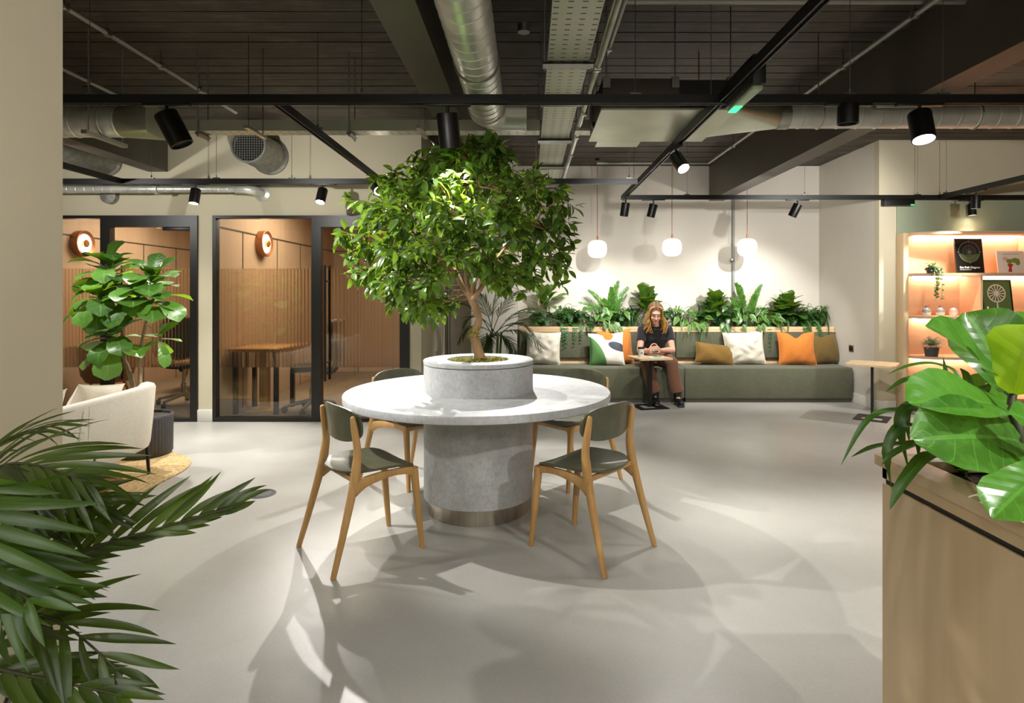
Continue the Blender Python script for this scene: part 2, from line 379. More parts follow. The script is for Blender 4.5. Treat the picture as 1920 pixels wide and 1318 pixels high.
struct('wall_rear', MB().box(-7.5, 7, -4.1, -4, 0, CZ), 'wall', sm=False)
struct('wall_far_left', MB().box(-7.6, -7.5, -4, 11, 0, CZ), 'wall', sm=False)
struct('wall_far_right', MB().box(7, 7.1, -4, SY, 0, CZ), 'wall', sm=False)
# boxed-in column by the palm, soffit box above
struct('wall_column', MB().box(-.74, -.14, 7.80, BY, 0, CZ), 'wallback', sm=False)
# skirtings
sk = 'skirt'
struct('baseboard_column', MB().box(-3.475, -3.288, GY - .018, GY + .02, 0, .125, .004), sk)
struct('baseboard_side', MB().box(GX0, GX0 + .015, GY + .02, BY, 0, .12, .004), sk)
struct('baseboard_front', MB().box(-1.243, GX0 + .015, GY - .015, GY, 0, .12, .004), sk)
struct('baseboard_right', MB().box(SX - .015, SX, SY - .015, BY, 0, .12, .004), sk)
struct('baseboard_shelf', MB().box(SX - .015, 4.20, SY - .03, SY - .012, 0, .12, .004), sk)
struct('baseboard_back', MB().box(GX0, -.76, BY - .015, BY, 0, .12, .004), sk)
# beams
for i, (x0, x1, y1) in enumerate(((-3.98, -3.78, GY), (-.69, -.49, BY), (2.50, 2.70, BY))):
    struct('trim_%d' % (i + 2), MB().box(x0, x1, -4, y1, 2.62, CZ + .01), 'beam', sm=False)
# meeting rooms behind the glass
struct('floor_rooms', MB().box(-7.5, GX0 - .1, GY + .1, 10.9, 0, .006), 'carpet', sm=False)
struct('wall_rooms', MB().box(-7.5, GX0 - .1, 10.2, 10.3, 0, CZ), 'roomwood', sm=False)
struct('wall_partition', MB().box(-3.44, -3.32, GY + .1, 10.2, 0, CZ), 'roomwood', sm=False)
struct('wall_room_left', MB().box(-5.72, -5.60, GY + .1, 10.2, 0, CZ), 'roomwood', sm=False)
struct('wall_room_right', MB().box(GX0 - .12, GX0 - .1, GY + .1, 10.2, 0, CZ), 'roomwood', sm=False)
struct('ceiling_rooms', MB().box(-7.5, GX0 - .12, GY + .1, 10.2, 2.55, 2.6), 'wallback', sm=False)

# timber panelling joints and a rail on the room walls
mb = MB()
for x in (-5.3, -4.7, -4.1, -2.9, -2.3, -1.7): mb.box(x - .006, x + .006, 10.19, 10.2, 0, 2.55)
mb.box(-5.6, -3.44, 10.185, 10.2, 2.05, 2.065); mb.box(-3.32, -1.24, 10.185, 10.2, 2.05, 2.065); mb.box(-3.32, -3.312, GY + .1, 10.2, 2.05, 2.065); mb.box(-5.6, -5.592, GY + .1, 10.2, 2.05, 2.065)
for y in (6.95, 7.9, 8.7, 9.5): mb.box(-3.32, -3.314, y - .006, y + .006, 0, 2.05); mb.box(-5.6, -5.594, y - .006, y + .006, 0, 2.05)
struct('trim_6', mb, 'beam', sm=False)
# glass fronts
TOPZ = 2.16
def flute(x0, x1, y, z0, z1, p=.036):
    n = max(8, int((x1 - x0) / p * 6)); vs = []; fs = []
    for i in range(n + 1):
        x = lerp(x0, x1, i / n); vs += [(x, y, z0), (x, y, z1)]
    for i in range(n + 1):
        x = lerp(x0, x1, i / n); d = .006 + .0075 * abs(math.sin(PI * (x - x0) / p)); vs += [(x, y + d, z0), (x, y + d, z1)]
    o = 2 * (n + 1)
    for i in range(n):
        a = 2 * i; fs += [(a, a+2, a+3, a+1), (o+a, o+a+1, o+a+3, o+a+2), (a+1, a+3, o+a+3, o+a+1), (a, o+a, o+a+2, a+2)]
    fs += [(0, 1, o+1, o), (2*n, o+2*n, o+2*n+1, 2*n+1)]
    return MB().add(vs, fs)
def glazing(k, xl, xm, xn, xd, xr):
    """fixed light xl..xm, mullion xm..xn, door leaf xn..xd, frame to xr"""
    y0, y1 = GY - .02, GY + .06
    w = thing('window_%d' % k, None, None, ((xl + xm) / 2, GY, 0)); w['kind'] = 'structure'
    mb = MB(); mb.box(xl - .035, xm + .001, y0, y1, TOPZ - .03, TOPZ); mb.box(xl - .035, xm, y0, y1, 0, .045); mb.box(xl - .035, xl, y0, y1, .045, TOPZ - .03)
    mb.box(xm, xn, y0, y1, 0, TOPZ)
    mb.build('window_frame', 'frame', w, sm=False)
    pn = MB().box(xl, xm, GY + .018, GY + .022, .045, TOPZ - .03).build('pane', 'glass', w, sm=False)
    flute(xl + .002, xm - .002, GY + .026, .565, 1.605).build('fluted_band', 'fluted', pn, ang=30)
    d = thing('door_%d' % k, None, None, ((xn + xd) / 2, GY, 0)); d['kind'] = 'structure'
    mb = MB(); mb.box(xn, xr, y0, y1, TOPZ - .12, TOPZ); mb.box(xd, xr, y0, y1, 0, TOPZ - .12); mb.box(xn, xd, y0, y1, 0, .035)
    mb.build('door_frame', 'frame', d, sm=False)
    lf = MB().box(xn + .012, xd - .008, GY + .018, GY + .026, .045, TOPZ - .128).build('pane', 'glass', d, sm=False)
    flute(xn + .014, xd - .012, GY + .030, .565, 1.605).build('fluted_band', 'fluted', lf, ang=30)
    MB().box(xd - .30, xd - .01, GY + .0, GY + .05, TOPZ - .155, TOPZ - .12, .003).build('door_closer', 'black', d)
    mb = MB()
    for yy in (GY - .055, GY + .09):
        mb.tube([(xn + .055, yy, .43), (xn + .055, yy, 1.64)], .0125, 12)
    for z in (.62, 1.47): mb.tube([(xn + .055, GY - .055, z), (xn + .055, GY + .09, z)], .008, 8)
    mb.build('door_handle', 'black', lf)
glazing(1, -5.56, -4.478, -4.378, -3.538, -3.462)
glazing(2, -3.268, -2.267, -2.167, -1.344, -1.245)

# flush service door outline on the rear wall
mb = MB()
for px in (839.5, 844): 
    x = (px - CX) / F * BY; mb.box(x - .004, x + .004, BY - .006, BY, 0, 2.3)
struct('trim_5', mb, 'beam', sm=False)

# ---------------------------------------------------------------- ceiling services
TZ = 2.43; D1, D2, D3 = 3.34, 5.79, 6.76
def track(name_lab, a, b, wires, w=.036, h=.05):
    a, b = V(a), V(b); t = thing('lighting_track', name_lab, 'lighting track', (a + b) / 2, 0, 'black lighting tracks')
    d = (b - a).normalized(); s = V((-d.y, d.x, 0)) * (w / 2); mb = MB()
    poly = [(-1, -1), (-.55, -1), (-.55, -.55), (.55, -.55), (.55, -1), (1, -1), (1, 1), (-1, 1)]
    vs = []
    for p in (a, b):
        for u, v in poly: vs.append(p + s * u + V((0, 0, v * h / 2)))
    n = 8; fs = [(i, (i+1) % n, n + (i+1) % n, n + i) for i in range(n)] + [tuple(range(n-1, -1, -1)), tuple(range(n, 2*n))]
    mb.add(vs, fs); mb.build('rail', 'black', t, sm=False)
    for q in wires:
        p = a.lerp(b, q); mb = MB(); mb.tube([p + V((0, 0, h/2)), V((p.x, p.y, CZ))], .0022, 5); mb.box(p.x - .03, p.x + .03, p.y - .012, p.y + .012, p.z + h/2, p.z + h/2 + .012)
        mb.tube([V((p.x, p.y, p.z + h/2)), V((p.x, p.y, p.z + h/2 + .035))], .007, 8); mb.build('suspension_wire', 'wire', t)
    return t
def fx(x, x0, x1): return (x - x0) / (x1 - x0)
track('long black track nearest the camera crossing the whole ceiling', (-7.2, D1, TZ), (6.9, D1, TZ), [fx(x, -7.2, 6.9) for x in (-4.6, -2.45, -.93, .6, 1.80, 2.32, 4.5)])
track('black track in front of the glass rooms, behind the tree crown', (-7.2, D2, TZ), (1.06, D2, TZ), [fx(x, -7.2, 1.06) for x in (-5.2, -3.65, -3.02, -2.29, .2, .98)])
track('short black cross track left of the tree, joining two long tracks', (-1.42, D1 + .02, TZ), (-1.42, D2 - .02, TZ), [.28])
track('black cross track far left by the silver ducts', (-3.94, D1 + .02, TZ), (-3.94, D2 - .02, TZ), [.5])
track('black cross track running back above the bench with green-lit box', (1.08, -.5, TZ + .003), (1.08, D3 + .06, TZ + .003), [.08, .55, .9])
track('black track over the bench and wall shelf', (1.10, D3, TZ), (6.9, D3, TZ), [fx(x, 1.1, 6.9) for x in (1.80, 3.13, 4.41)])
track('black cross track at right ending above the lit shelf', (4.65, D1 + .02, TZ), (4.65, D3 - .02, TZ), [.4, .97])

LIGHTS = []
def spot(x, y, d, label, lit=False, L=.15, r=.047, axis='x', drop=.10):
    d = V(d).normalized(); z0 = TZ - .021
    t = thing('track_spotlight', label, 'spotlight', (x, y, z0), 0, 'track spotlights')
    mb = MB(); (mb.box(x - .13, x + .13, y - .017, y + .017, z0 - .016, z0, .002) if axis == 'x' else mb.box(x - .017, x + .017, y - .13, y + .13, z0 - .016, z0, .002)); mb.build('adapter', 'black', t)
    piv = V((x, y, z0 - drop + .03)); mb = MB(); mb.tube([(x, y, z0 - .01), piv], .009, 10); mb.ell(piv, (.016, .016, .016), 12, 8); mb.build('swivel_stem', 'black', t)
    T = rot_to(d); top = piv - d * .015
    prof = [(.0001, .012), (r * .8, .012), (r * .8, 0), (r * .96, 0), (r, .006), (r, L - .002), (r * .97, L), (r * .9, L), (r * .86, L - .02), (.0001, L - .02)]
    hs = MB().lathe(prof, top, 32, T).build('housing', 'black', t, ang=30)
    MB().lathe([(.0001, L - .014), (r * .86, L - .014), (r * .86, L - .018), (.0001, L - .018)], top, 28, T).build('lens', 'lens' if lit else 'lensoff', hs, ang=30)
    return top + d * (L + .012), d
def lamp(name, p, d, energy, ang, blend=.5, size=.03, col=(1, .93, .82)):
    l = bpy.data.lights.new(name, 'SPOT'); l.energy = energy; l.spot_size = math.radians(ang); l.spot_blend = blend; l.shadow_soft_size = size; l.color = col
    o = bpy.data.objects.new(name, l); COL.objects.link(o); o.location = p; o.rotation_euler = (-V(d)).to_track_quat('Z', 'Y').to_euler(); return o
def toward(p, q): return V(q) - V(p)
WHITE = (1, .972, .93)
p, d = spot(-2.02, D1, (.40, .12, -.85), 'large black spotlight at upper left, tilted to the right', L=.19, r=.062); lamp('spot_front_left', p, toward(p, (-.3, 3.7, .9)), 150, 66, .4, .016, WHITE)
p, d = spot(-.45, D1, (.06, .22, -.97), 'dark spotlight hanging straight down just over the tree top', L=.19, r=.06); lamp('spot_over_tree', p, d, 60, 75, .6, .016, WHITE)
p, d = spot(1.79, D1, (0, .05, -1), 'stubby unlit black spotlight in front of the round silver duct', L=.11, r=.055, drop=.05)
p, d = spot(2.19, D1, (-.06, -.32, -.95), 'large lit spotlight at upper right, in front of the round silver duct', True, L=.17, r=.06); lamp('spot_right', p, d, 45, 95, .7, .016, WHITE)
p, d = spot(-3.22, D2, (-.02, -.25, -.97), 'lit spotlight at left above the first glass door', True, L=.15); lamp('spot_lounge', p, d, 150, 80, .6, .016, WHITE)
p, d = spot(-1.99, D2, (-.05, -.42, -.9), 'lit spotlight above the middle glass panel, left of the tree', True, L=.15); lamp('spot_glass', p, d, 150, 85, .6, .016, WHITE)
p, d = spot(-1.42, 5.55, (.44, -.76, -.48), 'dazzling lit spotlight touching the left edge of the tree crown', True, axis='y'); lamp('spot_back_left', p, d, 215, 62, .5, .014, WHITE)
p, d = spot(1.08, 4.36, (.26, -.60, -.74), 'lit spotlight under the cross track, angled to the right', True, axis='y'); lamp('spot_cross', p, d, 66, 75, .6, .016, WHITE)
p, d = spot(-.10, D2, (-.02, -.6, -.8), 'lit spotlight glinting through the right side of the tree crown', True); lamp('spot_back_mid', p, d, 150, 70, .6, .014, WHITE)
p, d = spot(1.09, D3 - .1, (-.12, .22, -.97), 'dark spotlight at the end of the cross track, left of its neighbour', axis='y'); lamp('spot_bench_a', p, toward(p, (.3, 7.9, .9)), 85, 85, .7, .016, WHITE)
p, d = spot(1.42, D3, (-.22, .15, -.97), 'dark spotlight second from the left above the seated woman'); lamp('spot_bench_b', p, toward(p, (1.3, 7.8, .9)), 80, 85, .7, .016, WHITE)
p, d = spot(3.05, D3, (-.36, .25, -.9), 'dark tilted spotlight above the right half of the bench'); lamp('spot_bench_c', p, toward(p, (2.9, 7.9, .9)), 95, 95, .7, .016, WHITE)
p, d = spot(5.02, D3, (0, -.1, -1), 'lit spotlight on the back track above the shelf', True, L=.13, r=.042); lamp('spot_shelf', p, d, 14, 80, .7, .016, WHITE)
p, d = spot(4.65, 6.2, (0, .05, -1), 'lit spotlight on the right cross track above the shelf', True, axis='y', L=.13, r=.042); lamp('spot_shelf_b', p, toward(p, (4.1, 6.9, .3)), 70, 80, .7, .016, WHITE)

# emergency light boxes
t = thing('emergency_light', 'long black box on the cross track with a glowing green strip', 'emergency light', (1.115, 3.6, TZ))
x0, x1, ya, yb = 1.10, 1.165, 2.92, 3.34
MB().box(x0, x1, ya, yb, 2.375, 2.52, .004).build('housing', 'black', t)
MB().box(x0 + .006, x1 - .006, ya + .02, yb - .02, 2.352, 2.376, .008).build('diffuser', 'diffuser', t)
MB().box(x0 + .012, x1 - .012, yb - .13, yb - .022, 2.3505, 2.3525).build('indicator_light', 'green', t)
t = thing('emergency_light', 'small black box under the track above the shelf with a green dot', 'emergency light', (4.2, D3, 2.33))
MB().box(4.02, 4.36, D3 - .03, D3 + .03, 2.335, 2.409, .004).build('housing', 'black', t)
MB().box(4.315, 4.35, D3 - .034, D3 - .029, 2.337, 2.345).build('indicator_light', 'green', t)

# ducts
def spiral(mb, a, b, r, pitch=.11, n=40, rise=.0035):
    a, b = V(a), V(b); L = (b - a).length; T = rot_to(b - a); prof = []; k = int(L / pitch)
    for i in range(k + 1):
        z = i * pitch
        if z + .014 > L: break
        prof += [(r, z + .002), (r + rise, z + .006), (r + rise, z + .010), (r, z + .014)]
    prof = [(r * .97, 0), (r, 0)] + prof + [(r, L), (r * .97, L)]
    tilt = .12
    mb.lathe(prof, a, n, T); return mb
t = thing('ventilation_duct', 'large spiral silver duct running back beside the ceiling beam', 'duct', (-.28, 2.5, 2.59))
dx, dz, dr, dy = -.276, 2.592, .116, 4.0
mb = MB(); spiral(mb, (dx, -1, dz), (dx, dy, dz), dr, .10); pipe_ = mb.build('spiral_pipe', 'duct', t, ang=25)
el = [V((dx + .13 * (1 - math.cos(q)), dy + .13 * math.sin(q), dz)) for q in [PI / 2 * i / 8 for i in range(9)]] + [V((-.01, dy + .13, dz))]
mb = MB(); mb.tube(el, .120, 36, caps=False); mb.tube([(-.035, dy + .13, dz), (-.02, dy + .13, dz)], .127, 36); mb.tube([(dx, dy - .025, dz), (dx, dy + .01, dz)], .124, 36); mb.build('elbow', 'duct', t, ang=25)
for yy in (1.65, 3.2):
    m2 = MB(); m2.ring((dx, yy, dz), .122, .005, rot_to((0, 1, 0)), 36, 6); m2.tube([(dx, yy, dz + .12), (dx, yy, CZ)], .004, 6); m2.build('hanging_strap', 'galv', t)
MB().lathe([(.0001, 0), (.03, 0), (.03, .04), (.0001, .04)], (dx + .255, 2.97, 2.645), 24).build('inspection_cap', 'galv', t)

t = thing('ventilation_duct', 'spiral silver duct at upper left with a square flared end', 'duct', (-4, 4.1, 2.52))
ly, lz = 4.1, 2.522
mb = MB(); spiral(mb, (-7.2, ly, lz), (-2.78, ly, lz), .103, .10); mb.build('spiral_pipe', 'duct', t, ang=25)
mb = MB(); vs = []
for z, k, hx, hy in ((0, 0, .104, .104), (.20, 1, .13, .10), (.24, 1, .13, .10)):
    for i in range(24):
        a = 2 * PI * i / 24; e = 1 if not k else .25; c, q = math.cos(a), math.sin(a)
        vs.append(V((-2.78 + z, ly + math.copysign(abs(c) ** e, c) * hx, lz + math.copysign(abs(q) ** e, q) * hy)))
mb.add(vs, [(j*24+i, j*24+(i+1) % 24, (j+1)*24+(i+1) % 24, (j+1)*24+i) for j in range(2) for i in range(24)] + [tuple(range(48, 72))]); mb.build('flared_end', 'galvflat', t)
mb = MB(); mb.box(-2.92, -2.88, ly - .2, ly + .2, lz - .13, lz - .105); mb.tube([(-2.9, ly - .16, lz - .12), (-2.9, ly - .16, CZ)], .004, 6); mb.tube([(-2.9, ly + .17, lz - .12), (-2.9, ly + .17, CZ)], .004, 6); mb.build('hanger_bracket', 'rod', t)

def stub(label, x, z, r, L):
    t = thing('wall_duct', label, 'duct', (x, GY, z))
    mb = MB(); T = rot_to((0, -1, 0)); prof = []
    k = int(L / .035)
    for i in range(k): prof += [(r, L * i / k), (r * 1.02, L * (i + .5) / k)]
    mb.lathe([(r * .9, 0)] + prof + [(r, L), (r * .93, L), (r * .93, L - .05), (.93 * r, L - .055)], (x, GY - .002, z), 36, T, False); mb.build('flexible_sleeve', 'flex', t, ang=25)
    MB().lathe([(.0001, L - .06), (r * .93, L - .06), (r * .93, L - .05), (.0001, L - .05)], (x, GY - .002, z), 36, T).build('dark_throat', 'black', t)
    MB().lathe([(r, .001), (r * 1.16, .001), (r * 1.16, .03), (r * 1.02, .045), (r, .05)], (x, GY - .002, z), 36, T).build('wall_collar', 'flex', t)
    mb = MB(); mb.lathe([(r * .93, L - .02), (r * 1.04, L - .02), (r * 1.04, L + .012), (r * .93, L + .012), (r * .93, L - .02)], (x, GY, z), 36, T, False)
    n = 6
    for i in range(-n, n + 1):
        o = i * r / (n + 1); h = math.sqrt(max(0, (r * .93) ** 2 - o * o))
        for s in (1, -1): mb.tube([(x + o - h * .0, GY - L + .02, z - h), (x + o, GY - L + .02, z + h)] if s == 1 else [(x - h, GY - L + .024, z + o), (x + h, GY - L + .024, z + o)], .0025, 4)
    mb.build('mesh_grille', 'flex', t)
stub('short flexible silver duct poking out above the glass, mesh grille facing out', -2.70, 2.775, .165, .50)
stub('flexible silver duct out of the wall at far left, under the dark beam', -4.40, 2.72, .125, .85)

t = thing('ventilation_pipe', 'thin spiral silver pipe along the wall above the glass doors', 'pipe', (-4.5, 6.05, 2.4))
mb = MB(); spiral(mb, (-7.2, 6.08, 2.405), (-3.78, 6.08, 2.405), .041, .09, 24, .002); spiral(mb, (-3.78, 6.08, 2.405), (-2.98, 6.08, 2.405), .034, .09, 24, .002); mb.build('spiral_pipe', 'duct', t, ang=25)
mb = MB(); mb.tube(smooth([(-2.98, 6.08, 2.405), (-2.88, 6.085, 2.405), (-2.81, 6.13, 2.395), (-2.79, 6.2, 2.39), (-2.79, GY - .001, 2.39)], 4), .045, 20); mb.lathe([(.045, 0), (.085, 0), (.085, .012), (.05, .03)], (-2.79, GY - .001, 2.39), 28, rot_to((0, -1, 0))); mb.build('elbow', 'duct', t)
mb = MB(); mb.lathe([(.0001, .0), (.083, 0), (.08, .06), (.0001, .07)], (-4.37, GY - .001, 2.36), 28, rot_to((0, -1, 0))); mb.build('wall_collar', 'flex', t); MB().tube([(-3.8, 6.08, 2.405), (-3.76, 6.08, 2.405)], .05, 24).build('joint_collar', 'duct', t)

# cable trays
def tray(lab, a, b, w, h, rods, cross):
    a, b = V(a), V(b); d = (b - a).normalized(); s = V((-d.y, d.x, 0)) * (w / 2); L = (b - a).length; up = V((0, 0, 1))
    t = thing('cable_tray', lab, 'cable tray', (a + b) / 2, 0, 'perforated cable trays'); mb = MB()
    sec = [(-1, h), (-1, 0), (1, 0), (1, h), (.97, h), (.97, .004), (-.97, .004), (-.97, h)]
    vs = [p + s * u + up * v for p in (a, b) for u, v in sec]
    mb.add(vs, [(i, (i+1) % 8, 8 + (i+1) % 8, 8 + i) for i in range(8)] + [tuple(range(7, -1, -1)), tuple(range(8, 16))]); o = mb.build('perforated_channel', 'tray', t, sm=False)
    for q in rods:
        p = a + d * q; m2 = MB(); e = s * 1.22; m2.tube([p - e - up * .02, p + e - up * .02], .02, 4, sq=(1, 1, 9)); m2.build('support_bar', 'galv', t, sm=False)
        for g in (-1, 1):
            m3 = MB(); m3.tube([p + e * g * .93 - up * .045, V((*(p + e * g * .93).xy, CZ))], .0055, 6); m3.build('hanger_rod', 'rod', t)
    return t
tray('wide perforated cable tray running back above the tree, right of the duct', (.215, -.5, 2.588), (.215, 6.95, 2.588), .222, .04, (3.7, 4.35, 5.3, 6.3, 7.2), None)
tray('perforated cable tray crossing in front of the wall above the glass rooms', (-7, 4.41, 2.53), (.085, 4.41, 2.53), .125, .08, (1.2, 3.1, 4.6, 5.7), None)
o = tray('short stub of perforated cable tray between the wide tray and the air unit', (.345, 4.41, 2.53), (.49, 4.41, 2.53), .125, .08, (), None)
for x, lab in ((-1.9, 'short slotted steel bracket hanging above the round wall duct'), (-.74, 'short slotted steel bracket hanging above the tree crown')):
    b_ = MB(); b_.box(x - .016, x + .016, 4.02, 4.32, 2.46, 2.48); b_.tube([(x, 4.06, 2.48), (x, 4.06, CZ)], .004, 6); b_.tube([(x, 4.28, 2.48), (x, 4.28, CZ)], .004, 6)
    one(b_, 'strut_bracket', 'galv', lab, 'bracket', 'slotted steel brackets', sm=False)
# conduits
def pipe(lab, pts, r, mat='rod', clips=()):
    t = thing('conduit', lab, 'pipe', pts[0], 0, 'ceiling conduits'); MB().tube(pts, r, 14).build('pipe', mat, t)
    for c in clips:
        c = V(c); m = MB(); m.box(c.x - .02, c.x + .02, c.y - .02, c.y + .02, c.z - r * 1.3, c.z + r * 1.6, .004); m.tube([c, V((c.x, c.y, CZ))], .004, 6); m.build('clip', 'galv', t)
    return t
pipe('silver conduit running back along the right side of the cable tray', [(.373, -.5, 2.563), (.373, 6.9, 2.563)], .021, 'galv', [(.373, y, 2.563) for y in (3.2, 4.0, 4.6, 5.2)])
pipe('dark conduit beside the silver one at the top of the picture', [(.53, .5, 2.95), (.53, 3.95, 2.95), (.53, 4.05, 2.97)], .016, 'rod', [(.53, 3.9, 2.95)])
pipe('thin grey pipe running back at upper left, above the sofa', [(-2.64, -1, 2.98), (-2.64, 5.4, 2.98)], .016, 'rod', [(-2.64, y, 2.98) for y in (3.4, 3.75, 4.3, 4.8)])
pipe('thin grey pipe at far left, shorter and behind the other', [(-3.39, -1, 2.98), (-3.39, 5.0, 2.98)], .016, 'rod', [(-3.39, 4.6, 2.98)])
pipe('thin grey pipe running back along the right-hand beam', [(2.27, -1, 2.98), (2.27, 7.5, 2.98), (.87, 7.5, 2.98)], .017, 'rod', [(2.27, y, 2.98) for y in (3.5, 4.3, 5.0, 6.6)])
pipe('dark pipe crossing the ceiling along the top edge of the picture', [(.5, 3.42, 3.02), (6.9, 3.42, 3.02)], .018, 'rod')
o = pipe('vertical grey conduit on the rear wall between two globe lamps', [((1374 - CX) / F * BY, BY - .022, .0), ((1374 - CX) / F * BY, BY - .022, 2.75)], .018, 'greyplastic'); o['group'] = 'wall conduit'
MB().box(o.location.x - .035, o.location.x + .0, BY - .045, BY, 1.78, 1.82, .004).build('clip', 'galv', o)

# air handling unit with transition and round duct
t = thing('air_handling_unit', 'flat steel ceiling unit with dark front and pale bottom panel', 'air unit', (.8, 4.0, 2.46))
MB().box(.455, .93, 3.66, 4.38, 2.475, 2.665, .006).build('casing', 'beam', t)
MB().box(.446, 1.28, 3.64, 4.40, 2.463, 2.476, .002).build('bottom_panel', 'galvflat', t, sm=False)
MB().box(.93, 1.28, 3.665, 4.375, 2.476, 2.655).build('outlet_section', 'black', t, sm=False)
MB().box(.51, .83, 4.40, 4.56, 2.463, 2.472).build('rear_flange', 'galvflat', t, sm=False)
for x, y in ((.48, 3.65), (1.24, 3.65), (.5, 4.33), (.9, 3.65), (1.24, 4.33)):
    mb = MB(); mb.box(x - .022, x + .022, y - .012, y + .02, 2.60, 2.668); mb.tube([(x, y + .005, 2.63), (x, y + .005, CZ)], .0045, 6); mb.build('hanger_rod', 'galv', t)
MB().tube(smooth([(.455, 3.8, 2.63), (.42, 3.85, 2.6), (.41, 3.92, 2.5), (.44, 4.05, 2.47), (.455, 4.1, 2.52)], 5), .009, 8).build('flexible_hose', 'black', t)
t = thing('ventilation_duct', 'round spiral duct at upper right fed by a tapered steel transition', 'duct', (3.0, 4.0, 2.53))
cy_, cz_ = 4.01, 2.536
mb = MB(); vs = []
for x, k, hy, hz, zc in ((1.285, 1, .345, .08, 2.555), (1.68, 0, .082, .082, cz_)):
    for i in range(32):
        a = 2 * PI * (i + .5) / 32; c, q = math.cos(a), math.sin(a); e = .12 if k else 1
        vs.append(V((x, cy_ + math.copysign(abs(c) ** e, c) * hy, zc + math.copysign(abs(q) ** e, q) * hz)))
mb.add(vs, [(i, (i+1) % 32, 32 + (i+1) % 32, 32 + i) for i in range(32)]); mb.build('tapered_transition', 'galvflat', t, ang=20)
mb = MB(); spiral(mb, (1.68, cy_, cz_), (6.9, cy_, cz_), .081, .13); mb.build('spiral_pipe', 'duct', t, ang=25)
MB().tube([(1.67, cy_, cz_), (1.74, cy_, cz_)], .087, 36).build('collar', 'galv', t)
mb = MB()
for i in range(11): mb.box(2.30 + i * .024, 2.313 + i * .024, 3.895, 3.905, 2.575, 2.62)
mb.box(2.27, 2.58, 3.89, 3.91, 2.558, 2.576, .003); mb.box(2.27, 2.58, 3.89, 3.91, 2.618, 2.626, .003); mb.build('side_grille', 'galvflat', t)
for x in (1.95, 3.0, 4.0):
    mb = MB(); mb.ring((x, cy_, cz_), .085, .004, rot_to((1, 0, 0)), 32, 6); mb.tube([(x, cy_, cz_ + .084), (x, cy_, CZ)], .004, 6); mb.build('hanging_strap', 'galv', t)

# pendant globes
for i, (px, py, lab) in enumerate(((1120, 467, 'left of the three white globe pendants, nearest the tree'), (1260, 464, 'middle white globe pendant above the seated woman'), (1401, 464, 'right white globe pendant, beside the wall conduit'))):
    c = at(px, py, 7.8); t = thing('pendant_lamp', lab, 'pendant lamp', c, 0, 'white globe pendants'); r = .122
    prof = []
    for k in range(17):
        a = -PI / 2 + PI * k / 16; e = .72; prof.append((max(1e-4, r * abs(math.cos(a)) ** e), r * .93 * math.copysign(abs(math.sin(a)) ** e, math.sin(a))))
    g = MB().lathe(prof, c, 40).build('globe', 'globe', t)
    MB().tube([c + V((0, 0, r * .93)), c + V((0, 0, r * .93 + .055))], .011, 12).build('holder', 'copper', t)
    top = 2.615 if False else CZ
    MB().tube([c + V((0, 0, r * .93 + .05)), V((c.x, c.y, top))], .0045, 6).build('cable', 'copperwire', t)
    MB().lathe([(.0001, 0), (.03, 0), (.03, .025), (.0001, .025)], (c.x, c.y, CZ - .025), 20).build('ceiling_rose', 'black', t)
# ---------------------------------------------------------------- central table
random.seed(11)
TX, TY = -.31, 3.755
t = thing('round_table', 'round grey concrete-look table with a raised planter in its middle', 'table', (TX, TY, 0))
c = (TX, TY, 0)
MB().lathe([(.0001, .695), (.812, .695), (.82, .700), (.822, .735), (.818, .741), (.30, .741), (.0001, .741)], c, 128).build('tabletop', 'concrete', t, ang=40)
MB().lathe([(.0001, .094), (.336, .094), (.34, .098), (.34, .695), (.0001, .695)], c, 96).build('drum_base', 'concrete', t)
MB().lathe([(.0001, 0), (.314, 0), (.314, .094), (.0001, .094)], c, 96).build('steel_plinth', 'steel', t)
MB().lathe([(.330, .741), (.341, .741), (.341, .906), (.330, .906), (.330, .741)], c, 96, None, False).build('planter_ring', 'concrete', t)
MB().lathe([(.194, .86), (.194, .93), (.198, .935), (.339, .935), (.343, .932), (.343, .914), (.338, .909), (.25, .905), (.21, .86)], c, 96).build('planter_rim', 'concrete', t)
MB().lathe([(.0001, .905), (.1935, .905), (.1935, .88), (.0001, .88)], c, 40).build('soil', 'soil', t)
mb = MB()
for i in range(900):
    a = random.uniform(0, 2*PI); r = .185 * math.sqrt(random.random()); z = .915 + .016 * (1 - r / .2) + random.uniform(0, .01)
    p = V((TX + r * math.cos(a), TY + r * math.sin(a), z))
    d = V((random.uniform(-1, 1), random.uniform(-1, 1), random.uniform(.3, 1.2)))
    for k in range(3): mb.leaf(p, d + V((random.uniform(-.6, .6), random.uniform(-.6, .6), 0)), (0, 0, 1), random.uniform(.016, .036), .008, 'lance', .9, .2, 2)
m_ = mb.build('moss', 'moss', t); m_['label'] = 'yellow-green moss around the trunk'
mb = MB(); mb.box(TX - .028, TX + .028, TY - .352, TY - .335, .668, .694, .003); mb.build('power_socket', 'black', [q for q in t.children if q.name.startswith('drum_base')][0])

